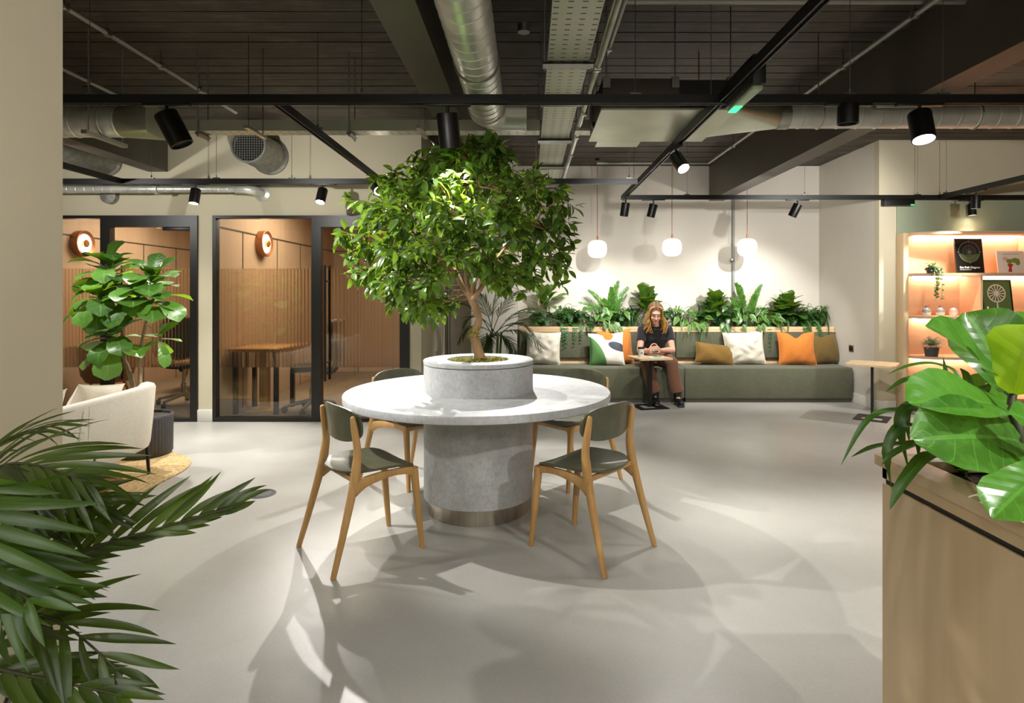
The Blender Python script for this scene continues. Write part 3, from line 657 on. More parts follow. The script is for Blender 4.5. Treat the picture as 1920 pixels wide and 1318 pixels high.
# ---------------------------------------------------------------- dining chairs
def super_out(n, hx, fy, by, ef, eb):
    out = []
    for i in range(n):
        a = 2 * PI * i / n; cs, sn = math.cos(a), math.sin(a); e = ef if sn > 0 else eb; hy = fy if sn > 0 else by
        out.append((math.copysign(abs(cs) ** (2 / e), cs) * hx, math.copysign(abs(sn) ** (2 / e), sn) * hy))
    return out
def shell(outline, zf, th, rings=8):
    mb = MB(); n = len(outline); tops = []
    for side in (1, -1):
        vs = [(*zf(0, 0, side), )]; 
        for k in range(1, rings + 1):
            f = k / rings
            for x, y in outline: vs.append(zf(x * f, y * f, side))
        fs = [((0, 1 + i, 1 + (i+1) % n) if side == 1 else (0, 1 + (i+1) % n, 1 + i)) for i in range(n)]
        for k in range(rings - 1):
            for i in range(n):
                q = (1 + k*n + i, 1 + (k+1)*n + i, 1 + (k+1)*n + (i+1) % n, 1 + k*n + (i+1) % n); fs.append(q if side == 1 else q[::-1])
        tops.append((vs, fs))
    o = len(tops[0][0]); vs = tops[0][0] + tops[1][0]; fs = tops[0][1] + [tuple(i + o for i in f) for f in tops[1][1]]
    e = 1 + (rings - 1) * n
    for i in range(n): fs.append((e + i, o + e + i, o + e + (i+1) % n, e + (i+1) % n))
    return mb.add(vs, fs)
def make_chair(label):
    t = thing('dining_chair', label, 'chair', (0, 0, 0), 0, 'dining chairs around the round table'); L = dict(parent=t, local=True)
    so = super_out(48, .212, .225, .178, 5.5, 2.4)
    def zs(x, y, s):
        u, w = x / .212, (y + .02) / .22
        z = .456 + .012 * u * u * (1 - .5 * max(0, w)) - .022 * max(0, (y - .12) / .105) ** 2 + .012 * max(0, -(y + .08) / .125) ** 2 - .006 * (1 - u*u)
        return (x, y, z + (.006 if s == 1 else -.006))
    shell(so, zs, .012).build('seat', 'greenply', **L)
    bo = super_out(48, .224, .090, .090, 2.9, 2.9)
    def zb(x, w, s):
        y = -.150 + 1.0 * x * x - .10 * (w) 
        return (x, y + (.0055 if s == 1 else -.0055), .692 + w)
    o = shell(bo, zb, .011, 10)
    o.f = [f[::-1] for f in o.f]; o.build('backrest', 'greenply', **L)
    for g in (-1, 1):
        pts = smooth([(.236*g, -.250, .0), (.223*g, -.193, .20), (.211*g, -.138, .41), (.206*g, -.121, .50), (.203*g, -.115, .58), (.199*g, -.137, .735)], 5)
        R = [interp([(0, .0125), (.3, .0185), (.55, .0225), (.7, .0195), (.92, .0165), (1, .012)], i / (len(pts)-1)) for i in range(len(pts))]
        mb = MB(); mb.tube(pts, R, 14, sq=(1, 1, 2.7)); e = pts[-1]; mb.ell(e, (.0125, .0125, .012), 12, 8); mb.build('leg', 'oak', **L)
        pts = [(.192*g, .250, .0), (.186*g, .228, .22), (.180*g, .207, .43)]
        mb = MB(); mb.tube(smooth(pts, 5), [interp([(0, .0125), (.75, .0195), (1, .021)], i / 10) for i in range(11)], 14, sq=(1, 1, 2.7)); mb.build('leg', 'oak', **L)
        rp = smooth([(.211*g, -.142, .395), (.203*g, -.06, .419), (.193*g, .06, .430), (.183*g, .16, .424), (.180*g, .207, .412)], 4)
        R = [interp([(0, .040), (.2, .026), (.55, .017), (.85, .021), (1, .027)], i / (len(rp)-1)) for i in range(len(rp))]
        MB().tube(rp, R, 12, sq=(1, .55, 3.5), up=(0, 0, 1)).build('side_rail', 'oak', **L)
    mb = MB(); mb.tube([(-.18, .205, .418), (.18, .205, .418)], .02, 10, sq=(1, .5, 4), up=(0, 0, 1)); mb.build('front_rail', 'oak', **L)
    mb = MB(); mb.tube([(-.205, -.125, .43), (.205, -.125, .43)], .014, 10, sq=(1, .7, 4), up=(0, 0, 1)); mb.build('back_rail', 'oak', **L)
    return t
ch = make_chair('oak chair with olive seat at the front left of the round table')
ch.location = (-.877, 3.156, 0); ch.rotation_euler.z = math.radians(-50.3)
dup(ch, (.331, 3.170, 0), math.radians(48.8), 'oak chair with olive seat at the front right of the round table')
dup(ch, (-.877, 4.354, 0), math.radians(-129.7), 'oak chair half hidden behind the round table on the glass-door side')
dup(ch, (.331, 4.340, 0), math.radians(131.2), 'oak chair with dark backrest half hidden behind the table, toward the bench')

# floor outlet
t = thing('floor_outlet', 'round dark floor box cover left of the front left chair', 'floor outlet', (-1.79, 4.01, 0))
MB().lathe([(.0001, 0), (.092, 0), (.092, .003), (.086, .006), (.0001, .006)], (-1.79, 4.01, 0), 40).build('cover', 'potdark', t)
MB().lathe([(.074, .0055), (.078, .0055), (.078, .0075), (.074, .0075), (.074, .0055)], (-1.79, 4.01, 0), 40, None, False).build('ring_seam', 'black', t)

# ---------------------------------------------------------------- bench along the rear wall
BX0, BX1, SEAM = -.12, 4.0, 1.925
def bench(x0, x1, lab):
    t = thing('bench_module', lab, 'bench', ((x0 + x1) / 2, 7.6, 0), 0, 'olive bench modules')
    MB().box(x0 + .004, x1 - .004, 7.335, 7.80, .045, .43, .022, 3).build('seat', 'bench', t)
    MB().box(x0 + .02, x1 - .02, 7.37, 7.80, 0, .045).build('plinth', 'beam', t, sm=False)
    MB().box(x0 + .004, x1 - .004, 7.80, 7.90, .0, .455, .003).build('timber_ledge', 'ply', t, sm=False)
    MB().box(x0 + .006, x1 - .006, 7.785, 7.90, .50, .835, .012, 3).build('backrest', 'bench', t)
    mb = MB(); mb.tube([(x0 + .03, 7.332, .39), (x1 - .03, 7.332, .39)], .002, 5); 
    return t
bench(BX0, SEAM, 'left olive bench module where the woman sits, reaching behind the table')
bench(SEAM, BX1, 'right olive bench module with four cushions, against the right wall')
t = thing('planter_box', 'long pale timber planter behind the bench, filled with green plants', 'planter', (1.95, 8.05, 0))
mb = MB(); mb.box(-.08, 3.98, 7.90, 7.925, 0, .905, .002); mb.box(-.08, 3.98, 8.17, 8.19, 0, .905); mb.box(-.08, -.06, 7.925, 8.17, 0, .905); mb.box(3.96, 3.98, 7.925, 8.17, 0, .905); mb.build('timber_box', 'ply', t, sm=False)
MB().box(-.12, 4.0, 7.785, 7.925, .838, .862, .003).build('front_ledge', 'ply', t); MB().box(-.12, 4.0, 7.80, 7.925, .864, .905, .003).build('front_rim', 'ply', t)
mb = MB(); n, mm = 120, 6; vs = [(lerp(-.06, 3.96, i / n), lerp(7.925, 8.17, j / mm), .86 + random.uniform(-.008, .012)) for i in range(n + 1) for j in range(mm + 1)]
mb.add(vs, [(i*(mm+1)+j, (i+1)*(mm+1)+j, (i+1)*(mm+1)+j+1, i*(mm+1)+j+1) for i in range(n) for j in range(mm)]); mb.build('soil', 'soil', t)

def pillow(w, h, th, dent=0, n=22, bumps=0):
    mb = MB(); vs = []; fs = []
    for s in (1, -1):
        for j in range(n + 1):
            for i in range(n + 1):
                u, v = 2*i/n - 1, 2*j/n - 1
                x = u * w/2 * (1 - .07 * (1 - v*v)); y = v * h/2 * (1 - .07 * (1 - u*u))
                q = max(0, (1 - u**2) * (1 - v**2)) ** .42 * th/2
                q *= 1 + .07 * math.sin(5*u + 3*v + 2*s) + .05 * math.sin(11*u - 7*v) * (u*u + v*v)
                if bumps: q += bumps * max(0, math.sin(u * 7.5 + math.sin(v*5)) * math.sin(v * 7.5 + 1.3*math.sin(u*4))) * (1 - u**4) * (1 - v**4)
                if dent: 
                    k = dent * math.exp(-(u / .3) ** 2) * max(0, v) ** 2; y -= k; q *= 1 - .25 * math.exp(-(u / .22) ** 2) * max(0, v)
                vs.append((x, s * q, y + h / 2))
    k = (n + 1) ** 2
    for j in range(n):
        for i in range(n):
            a = j*(n+1) + i; q = (a, a+1, a+n+2, a+n+1); fs += [q[::-1], tuple(p + k for p in q)]
    e = [i for i in range(n)] + [(j+1)*(n+1) - 1 for j in range(n)] + [n*(n+1) + n - i for i in range(n)] + [(n - j)*(n+1) for j in range(n)]
    for a, b in zip(e, e[1:] + e[:1]): fs.append((a, b, b + k, a + k))
    return mb.add(vs, fs)
def cushion(label, px0, px1, py_t, Y, mat, h, dent=0, yaw=0, lean=.18, roll=0, th=.15, bumps=0, w=None, z=.432, piping=True, th2=.2):
    x0, x1 = (px0 - CX) / F * Y, (px1 - CX) / F * Y; w = w or (x1 - x0)
    T = Matrix.Translation(((x0 + x1) / 2, Y, z)) @ Matrix.Rotation(yaw, 4, 'Z') @ Matrix.Rotation(-lean, 4, 'X') @ Matrix.Rotation(roll, 4, 'Y')
    mb = pillow(w, h, th2, dent, bumps=bumps); t = thing('cushion', label, 'cushion', T.translation, 0, 'bench cushions'); t.matrix_basis = T
    o = mb.build('cover', mat, t, local=True, ang=60)
    n = 22; e = [(-1 + 2*i/n, -1) for i in range(n)] + [(1, -1 + 2*i/n) for i in range(n)] + [(1 - 2*i/n, 1) for i in range(n)] + [(-1, 1 - 2*i/n) for i in range(n)] + [(-1, -1)]
    pts = []
    for u, v in e:
        x = u * w/2 * (1 - .07*(1 - v*v)); y = v * h/2 * (1 - .07*(1 - u*u))
        if dent: y -= dent * math.exp(-(u / .3) ** 2) * max(0, v) ** 2
        pts.append((x, 0, y + h/2))
    if piping: MB().tube(pts, .0042, 6, caps=False).build('piping', mat, o, local=True)
    return t
# printed cushion material
m, tr_, b, o = nt('printed_cotton'); c_ = tr_.nodes.new('ShaderNodeTexCoord'); sp = tr_.nodes.new('ShaderNodeSeparateXYZ'); tr_.links.new(c_.outputs['Object'], sp.inputs[0]); X_, Z_ = sp.outputs[0], sp.outputs[2]
def ell_mask(cx, cz, rx, rz, rot=0):
    cr, sr = math.cos(rot), math.sin(rot); dx = mth(tr_, 'SUBTRACT', X_, cx); dz = mth(tr_, 'SUBTRACT', Z_, cz)
    u = mth(tr_, 'DIVIDE', mth(tr_, 'ADD', mth(tr_, 'MULTIPLY', dx, cr), mth(tr_, 'MULTIPLY', dz, sr)), rx); v = mth(tr_, 'DIVIDE', mth(tr_, 'SUBTRACT', mth(tr_, 'MULTIPLY', dz, cr), mth(tr_, 'MULTIPLY', dx, sr)), rz)
    return mth(tr_, 'LESS_THAN', mth(tr_, 'ADD', mth(tr_, 'MULTIPLY', u, u), mth(tr_, 'MULTIPLY', v, v)), 1)
col = mixc(tr_, ell_mask(-.26, .06, .24, .36, .35), lin('#ece7dd'), lin('#5b8a4c'))
col = mixc(tr_, ell_mask(.14, .225, .12, .052, -.35), col, lin('#4b4f59')); col = mixc(tr_, ell_mask(.03, .36, .062, .05), col, lin('#c9742e'))
tr_.links.new(col, b.inputs['Base Color']); b.inputs['Roughness'].default_value = .9; bump(tr_, b, noise(tr_, objco(tr_), 180, 2), .3, .004); M['printed'] = m
cushion('ivory tufted cushion at the left end of the bench', 985, 1050, 628, 7.66, 'cushcream', .42, bumps=.03, yaw=-.05, roll=.03)
cushion('orange cushion behind the printed one, left of the woman', 1124, 1190, 624, 7.70, 'orange', .44, .03, yaw=.1, roll=-.06)
cushion('white cushion printed with green, orange and grey shapes, left of the woman', 1106, 1171, 628, 7.57, 'printed', .41, .035, yaw=-.1, roll=-.05)
cushion('small mustard lumbar cushion lying tilted, right of the woman', 1302, 1378, 646, 7.62, 'olive', .27, 0, yaw=.1, roll=.13, lean=.3, z=.436)
cushion('ivory tufted cushion in the middle of the right bench module', 1360, 1437, 625, 7.67, 'cushcream', .42, bumps=.03, yaw=.03, roll=-.04)
cushion('orange cushion with a pinched top near the right end of the bench', 1461, 1531, 628, 7.62, 'orange', .42, .07, yaw=-.03)
cushion('dark mustard cushion partly behind an orange one at the bench end', 1516, 1580, 632, 7.70, 'brownolive', .39, .03, yaw=.2, roll=-.05, w=.44)

# ---------------------------------------------------------------- small laptop tables
def side_table(label, cx, cy, zt, yaw, s=.45, rx=0):
    t = thing('side_table', label, 'side table', (cx, cy, 0), yaw, 'small laptop tables'); L = dict(parent=t, local=True)
    def rr(hx, hy, r, n=6):
        out = []
        for sx, sy, a0 in ((1, 1, 0), (-1, 1, PI/2), (-1, -1, PI), (1, -1, 1.5*PI)):
            for i in range(n + 1): a = a0 + PI/2*i/n; out.append((sx*(hx - r) + r*math.cos(a), sy*(hy - r) + r*math.sin(a)))
        return out
    MB().prism(rr(s/2, s/2, .04), zt - .018, zt).build('top', 'ply', **L)
    mb = MB(); mb.box(-.024, .024, -.012 + rx, .012 + rx, .008, zt - .018); mb.build('post', 'black', sm=False, **L)
    mb = MB(); mb.box(-.18, .18, -.16, -.10, 0, .008); mb.box(-.18, .18, .10, .16, 0, .008); mb.box(-.18, -.11, -.10, .10, 0, .008); mb.box(.05, .18, -.10, .10, 0, .008); mb.build('base_plate', 'black', sm=False, **L)
    return t
side_table('small pale-topped table in front of the seated woman', 1.44, 7.06, .592, math.radians(12), .42)
t2 = side_table('small pale-topped table standing alone by the right end of the bench', 3.70, 6.42, .595, math.radians(52), .46)
# base plate of the lone table sits square to the room
# cup, papers
t = thing('coffee_cup', 'white paper cup with a black lid on the small table', 'cup', (1.335, 7.05, .592))
MB().lathe([(.0001, 0), (.029, 0), (.038, .095), (.0385, .10), (.0001, .10)], (1.335, 7.05, .5925), 28).build('cup', 'white', t)
MB().lathe([(.0001, .10), (.041, .098), (.041, .106), (.037, .108), (.035, .118), (.0001, .118)], (1.335, 7.05, .5925), 28).build('lid', 'black', t)
mb = MB(); mb.box(1.335 - .012, 1.335 + .012, 7.05 - .0375, 7.05 - .03, .63, .655); mb.build('printed_mark', 'greyplastic', t, sm=False)
t = thing('notebook', 'open notebook with mint pages on the small table', 'notebook', (1.51, 7.0, .592))
MB().box(1.41, 1.57, 6.93, 7.06, .5925, .600, .001).build('page_block', 'paper', t, sm=False); MB().box(1.47, 1.56, 6.94, 7.05, .600, .603).build('cover', 'mint', t, sm=False)

# wall socket
t = thing('wall_socket', 'dark double socket on the wall above the lone small table', 'socket', (SX - .004, 7.42, .69))
MB().box(SX - .008, SX, 7.37, 7.47, .62, .70, .002).build('plate', 'steel', t); 
for k in (0, 1): MB().box(SX - .012, SX - .008, 7.378 + .046*k, 7.416 + .046*k, .635, .685, .001).build('switch', 'black', t)

# ---------------------------------------------------------------- lit shelf
def curve_front(x0=4.262, y0=6.70, x1=7 - .3, yf=6.47, r=.45, inset=0):
    pts = [(x0 + inset, SY - .016)]
    for i in range(11):
        a = PI/2 * i / 10; pts.append((x0 + inset + (r) * (1 - math.cos(a)), y0 - (y0 - yf - inset) * math.sin(a)))
    return pts + [(x1, yf + inset), (x1, SY - .016)]
sh = thing('wall_shelf', 'tall pale timber shelf with curved left end and warm lit bays', 'shelf', (5.4, 6.65, 0))
LV = [(2.02, .028), (1.566, .03), (1.094, .03), (.651, .03), (.20, .03)]
BD = [MB().prism(curve_front(), z - th, z).build('shelf_board', 'shelfwood', sh, sm=False) for z, th in LV]
MB().box(4.205, 4.262, 6.69, SY - .013, 0, 2.02, .003).build('side_panel', 'plyv', sh)
MB().box(4.262, 6.7, SY - .030, SY - .0165, .02, 1.995).build('back_panel', 'shelfwood', sh, sm=False)
MB().prism(curve_front(inset=.03), 0, .17).build('plinth', 'plyv', sh, sm=False)
for x, z0, z1 in ((4.93, 1.094, 1.536), (5.60, 1.566, 1.992), (5.60, .651, 1.064)):
    MB().box(x - .012, x + .012, 6.49, SY - .03, z0, z1).build('divider', 'shelfwood', sh, sm=False)
for bd, (z, th), xs in zip(BD, LV[:4], (((4.36, 5.57), (5.64, 6.6)), ((4.36, 4.90), (4.96, 6.6)), ((4.36, 6.6),), ((4.36, 6.6),))):
    for a, b in xs: MB().box(a, b, 6.755, 6.785, z - th - .008, z - th).build('light_strip', 'led', bd, sm=False)
def leaning(name, label, cat, x0, w, h, y, z, tilt=.12, yaw=0.0, depth=.02):
    t = thing(name, label, cat); t.matrix_basis = Matrix.Translation((x0 + w/2, y, z)) @ Matrix.Rotation(yaw, 4, 'Z') @ Matrix.Rotation(-tilt, 4, 'X'); return t
def text(s, size, mat, parent, x, z, y=-.012, name='lettering', align='LEFT', bold=0):
    cu = bpy.data.curves.new(name, 'FONT'); cu.body = s; cu.size = size; cu.extrude = .0006; cu.offset = bold; cu.align_x = align
    ob = bpy.data.objects.new('tmp', cu); COL.objects.link(ob); bpy.context.view_layer.update()
    me = bpy.data.meshes.new_from_object(ob.evaluated_get(bpy.context.evaluated_depsgraph_get())); bpy.data.objects.remove(ob); bpy.data.curves.remove(cu)
    mb = MB(); mb.add([V((v.co.x + x, y - v.co.z, v.co.y + z)) for v in me.vertices], [tuple(p.vertices) for p in me.polygons]); bpy.data.meshes.remove(me)
    return mb.build(name, mat, parent, local=True, sm=False)
def flatdisc(mb, cx, cz, rx, rz, y, n=40, r0=0, a0=0, a1=2*PI):
    if r0:
        vs = []
        for i in range(n + 1):
            a = lerp(a0, a1, i / n); vs += [(cx + rx*math.cos(a), y, cz + rz*math.sin(a)), (cx + rx*r0*math.cos(a), y, cz + rz*r0*math.sin(a))]
        return mb.add(vs, [(2*i, 2*i+1, 2*i+3, 2*i+2) for i in range(n)])
    return mb.add([(cx + rx*math.cos(2*PI*i/n), y, cz + rz*math.sin(2*PI*i/n)) for i in range(n)], [tuple(range(n))])
M['ink'] = pm('poster_black', '#1d1a17', .25); M['inkline'] = pm('poster_line', '#8f8a7c', .5); M['inkgreen'] = pm('poster_green', '#4d5a30', .5); M['inkwhite'] = pm('poster_white', '#eeeae2', .5)
M['framegreen'] = pm('print_green', '#647a45', .15); M['red'] = pm('print_red', '#b8322a', .5); M['leafgreen'] = pm('print_leaf_green', '#7d8a35', .5); M['peach'] = pm('print_peach', '#e3ab8d', .5); M['bookcream'] = pm('cover_cream', '#e6d8c8', .4)
t = leaning('framed_poster', 'black poster of a sun path diagram leaning on the top shelf', 'poster', 4.735, .305, .385, 6.60, 1.568)
MB().box(-.1525, .1525, -.010, .010, 0, .385, .002).build('board', 'ink', t, local=True)
mb = MB(); flatdisc(mb, 0, .235, .118, .118, -.0108, 48, .97); flatdisc(mb, 0, .235, .07, .07, -.0108, 48, .975)
for k in range(12):
    a = PI * k / 12 + .0; u = V((math.cos(a), 0, math.sin(a))); nn = V((-math.sin(a), 0, math.cos(a))) * .0007; q = V((0, -.0108, .235))
    mb.add([q - u*.11 - nn, q + u*.11 - nn, q + u*.11 + nn, q - u*.11 + nn], [(0, 1, 2, 3)])
for k in range(4):
    a = PI/2*k; flatdisc(mb, .125*math.cos(a), .235 + .125*math.sin(a), .006, .005, -.011, 8)
mb.build('diagram_lines', 'inkline', t, local=True, sm=False)
mb = MB(); vs = []
for i in range(25):
    a = lerp(-.35, -PI + .35, i / 24); vs += [(.115*math.cos(a), -.0104, .235 + .115*math.sin(a)), (.112*math.cos(a), -.0104, .235 + .035*math.sin(a))]
mb.add(vs, [(2*i, 2*i+1, 2*i+3, 2*i+2) for i in range(24)]); mb.build('diagram_crescent', 'inkgreen', t, local=True, sm=False)
text('Sun Path Diagram', .031, 'inkwhite', t, -.118, .052, -.0105, bold=.0009)
M['inksub'] = M['inkwhite']
mb = MB()
for k in range(5): mb.box(-.118 + k*.026, -.118 + k*.026 + .022, -.0112, -.0105, .034, .038)
mb.build('subtitle_line', 'inkwhite', t, local=True, sm=False)
t = leaning('picture_book', 'cream book with a red-dressed figure carrying leaves on the cover, top shelf', 'book', 5.18, .30, .245, 6.58, 1.568, .14)
MB().box(-.15, .15, -.009, .009, 0, .245, .002).build('cover', 'bookcream', t, local=True)
mb = MB()
for k in range(10): mb.box(-.085 + k*.019, -.085 + k*.019 + .010, -.0098, -.009, .205, .215)
mb.build('title_line', 'greyplastic', t, local=True, sm=False)
mb = MB(); mb.add([(-.045, -.0095, .012), (.0, -.0095, .012), (-.004, -.0095, .06), (.022, -.0095, .095), (-.018, -.0095, .108), (-.048, -.0095, .095), (-.03, -.0095, .06)], [(0, 1, 2, 3, 4, 5, 6)]); mb.build('printed_dress', 'red', t, local=True, sm=False)
mb = MB(); flatdisc(mb, -.02, .13, .034, .026, -.0097); flatdisc(mb, .045, .138, .05, .028, -.0099); flatdisc(mb, .07, .115, .026, .03, -.0098); mb.build('printed_leaves', 'leafgreen', t, local=True, sm=False)
mb = MB(); flatdisc(mb, -.065, .158, .032, .02, -.0096); mb.build('printed_hat', 'peach', t, local=True, sm=False)
t = leaning('framed_print', 'green framed print of a round white tree-like fan leaning on the second shelf', 'picture', 5.03, .335, .40, 6.60, 1.096, .13)
mb = MB(); w, h = .335, .40
for a in ((-w/2, -w/2 + .012, 0, h), (w/2 - .012, w/2, 0, h), (-w/2, w/2, 0, .012), (-w/2, w/2, h - .012, h)): mb.box(a[0], a[1], -.012, .012, a[2], a[3], .001)
mb.build('frame', 'black', t, local=True); MB().box(-w/2 + .01, w/2 - .01, -.004, .006, .01, h - .01).build('print', 'framegreen', t, local=True, sm=False)
mb = MB(); flatdisc(mb, 0, .25, .102, .102, -.0046, 48, .87)
for k in range(14):
    a = 2*PI*k/14; u = V((math.cos(a), 0, math.sin(a))); nn = V((-math.sin(a), 0, math.cos(a))); q = V((0, -.0046, .25)); mb.add([q - nn*.004, q + u*.09 - nn*.008, q + u*.09 + nn*.003, q + nn*.002], [(0, 1, 2, 3)])
flatdisc(mb, 0, .25, .028, .028, -.0048); mb.add([(-.006, -.0046, .16), (.006, -.0046, .16), (.01, -.0046, .085), (-.01, -.0046, .085)], [(3, 2, 1, 0)]); flatdisc(mb, 0, .08, .07, .008, -.0047)
mb.build('printed_fan', 'bookcream', t, local=True, sm=False)
M['vgrey'] = pm('grey_glaze', '#8d8a88', .3); M['vpink'] = pm('pink_glaze', '#d99a90', .3); M['vcream'] = pm('cream_glaze', '#e8d8c4', .35)
for px, mt, lab in ((1737, 'vgrey', 'small round grey vase on the second shelf, leftmost of three'), (1763, 'vgrey', 'small round grey vase on the second shelf, between two others'), (1787.5, 'vpink', 'small round pink vase on the second shelf')):
    x = (px - CX) / F * 6.62; t = thing('vase', lab, 'vase', (x, 6.62, 1.0945), 0, 'small vases on the shelf')
    MB().lathe([(.0001, .0), (.034, 0), (.042, .02), (.043, .04)], (x, 6.62, 1.0945), 28).build('foot', 'vcream', t)
    MB().lathe([(.043, .04), (.040, .062), (.028, .082), (.013, .09), (.011, .094), (.015, .112), (.012, .112), (.008, .095), (.0001, .092)], (x, 6.62, 1.0945), 28).build('body', mt, t)
for px, s, lab in ((1846, .9, 'tiny cream bottle vase half behind the shelf divider'), (1852.5, 1, 'tiny pinkish bottle vase left of the green framed print')):
    x = (px - CX) / F * (6.62 if s < 1 else 6.56); y = 6.66 if s < 1 else 6.56
    one(MB().lathe([(.0001, 0), (.018, 0), (.024, .03), (.02, .06), (.009, .085), (.007, .105), (.0001, .107)], (x + (.02 if s < 1 else 0), y, 1.0945), 24), 'bottle_vase', 'vcream', lab, 'vase', 'tiny bottle vases')

# ---------------------------------------------------------------- lounge corner at left
def rrect(x0, x1, y0, y1, r, n=12):
    out = []
    for cx, cy, a0 in ((x1 - r, y1 - r, 0), (x0 + r, y1 - r, PI/2), (x0 + r, y0 + r, PI), (x1 - r, y0 + r, 1.5*PI)):
        for i in range(n + 1): a = a0 + PI/2*i/n; out.append((cx + r*math.cos(a), cy + r*math.sin(a)))
    return out
one(MB().prism(rrect(-5.2, -2.60, 2.5, 5.05, .6), 0.0005, .010), 'rug', 'rug', 'tan woven rug with rounded corner under the cream sofa', 'rug', sm=False)
t = thing('sofa', 'cream upholstered sofa seen from behind at the left edge', 'sofa', (-3.1, 3.7, .01))
def slab(pts_lo, pts_hi, th, n=10):
    mb = MB(); return mb
# curved back and arm shell: path in plan, leaning outward with height
path = smooth([(-3.42, 4.50), (-3.05, 4.52), (-2.86, 4.47), (-2.775, 4.34), (-2.74, 4.0), (-2.72, 3.6), (-2.72, 3.1), (-2.76, 2.86), (-2.9, 2.76), (-3.42, 2.74)], 6)
mb = MB(); vs = []; n = len(path); th = .075
def zt_(i): 
    f = i / (n - 1); e = min(f, 1 - f); return lerp(.52, .685, min(1, max(0, (e - .02) / .20)))
secs = 9
for i, p in enumerate(path):
    a, b = path[max(i-1, 0)], path[min(i+1, n-1)]; d = (V((b.x if hasattr(b,'x') else b[0], 0, 0)) if False else V((b[0]-a[0], b[1]-a[1], 0))).normalized(); out = V((-d.y, d.x, 0)); P3 = V((p[0], p[1], 0)); zt = zt_(i)
    for q, (o, z) in enumerate(((-.02, .235), (.0, .225), (.012, .26), (.03, .45), (.045, zt - .03), (.035, zt - .008), (.01, zt), (-.03, zt - .006), (-.045, zt - .03), (-.06, .42), (-.075, .26))):
        vs.append(P3 + out * o + V((0, 0, z)))
k = 11; fs = [(i*k + j, i*k + (j+1) % k, (i+1)*k + (j+1) % k, (i+1)*k + j) for i in range(n - 1) for j in range(k)] + [tuple(range(k)), tuple(range((n-1)*k + k - 1, (n-1)*k - 1, -1))]
path = [(p[0], p[1]) for p in path]
mb.add(vs, fs); mb.build('back_and_arms', 'cream', t, ang=50)
MB().box(-3.45, -2.83, 2.84, 4.42, .235, .33, .02).build('seat_base', 'cream', t); MB().box(-3.50, -2.86, 2.86, 4.40, .33, .455, .04, 4).build('seat_cushion', 'cream', t)
for x, y in ((-2.815, 4.40), (-2.83, 2.88), (-3.35, 4.38), (-3.35, 2.9)):
    MB().tube([(x, y, .30), (x + (.01 if x > -3 else -.02), y + .02 * (1 if y > 3.5 else -1), .0105)], [.016, .010], 12).build('leg', 'black', t)
mb = MB(); mb.tube([(-2.7 + .025, 3.63, .26), (-2.672, 3.63, .45), (-2.665, 3.63, .66)], .0025, 5); mb.build('seam', 'cream', t)
for x, y, yaw, rl, lab in ((-2.96, 4.02, 1.5, .15, 'cream cushion poking above the sofa back, toward the plant pot'), (-2.94, 3.52, 1.62, -.1, 'cream cushion on the sofa beside the wall edge')):
    T = Matrix.Translation((x - .05, y, .458)) @ Matrix.Rotation(yaw, 4, 'Z') @ Matrix.Rotation(.42, 4, 'X') @ Matrix.Rotation(rl, 4, 'Y')
    q = thing('cushion', lab, 'cushion', group='sofa cushions'); q.matrix_basis = T; pillow(.44, .30, .13).build('cover', 'cream', q, local=True, ang=60)
    n_ = 20; MB().tube([(u * .22 * (1 - .07*(1 - v*v)), 0, v*.15*(1 - .07*(1 - u*u)) + .15) for u, v in [(-1 + 2*i/n_, 1) for i in range(n_ + 1)]], .004, 6).build('piping', 'cream', q, local=True)

# ---------------------------------------------------------------- inside the glass rooms
def disc_light(x, y, z, lab, r=.16):
    t = thing('wall_light', lab, 'wall light', (x, y, z), 0, 'round copper wall lights'); T = rot_to((1, 0, 0)); c = (x + .001, y, z)
    dr = MB().lathe([(.0001, 0), (r, 0), (r, .085), (r * .96, .09), (r * .74, .075), (r * .74, .06), (.0001, .06)], c, 48, T).build('drum', 'copper', t)
    MB().lathe([(r * .30, .064), (r * .73, .064), (r * .73, .07), (r * .30, .07), (r * .30, .064)], c, 48, T, False).build('light_ring', 'ring', dr)
    MB().lathe([(.0001, .06), (r * .3, .06), (r * .3, .095), (r * .24, .105), (.0001, .105)], c, 32, T).build('centre_knob', 'copper', dr)
disc_light(-5.60, 7.45, 1.965, 'round glowing copper wall light behind the left glass panel'); disc_light(-3.32, 7.42, 1.96, 'round glowing copper wall light behind the middle glass panel'); disc_light(-5.60, 8.95, 1.82, 'smaller-looking glowing wall light deeper inside the left room, above the plant', .12)
t = thing('desk', 'timber-topped desk inside the middle glass room', 'desk', (-3.0, 6.85, 0))
MB().box(-3.29, -2.74, 6.55, 7.15, .70, .735, .004).build('desktop', 'oak', t)
for x, y in ((-3.24, 6.62), (-2.79, 6.62), (-3.24, 7.08), (-2.79, 7.08)): MB().box(x - .022, x + .022, y - .022, y + .022, .006, .70).build('leg', 'black', t, sm=False)
mb = MB(); mb.box(-3.06, -2.97, 6.80, 6.89, .02, .70); mb.box(-3.18, -2.86, 6.72, 6.98, .006, .02); mb.build('pedestal', 'oak', t, sm=False)
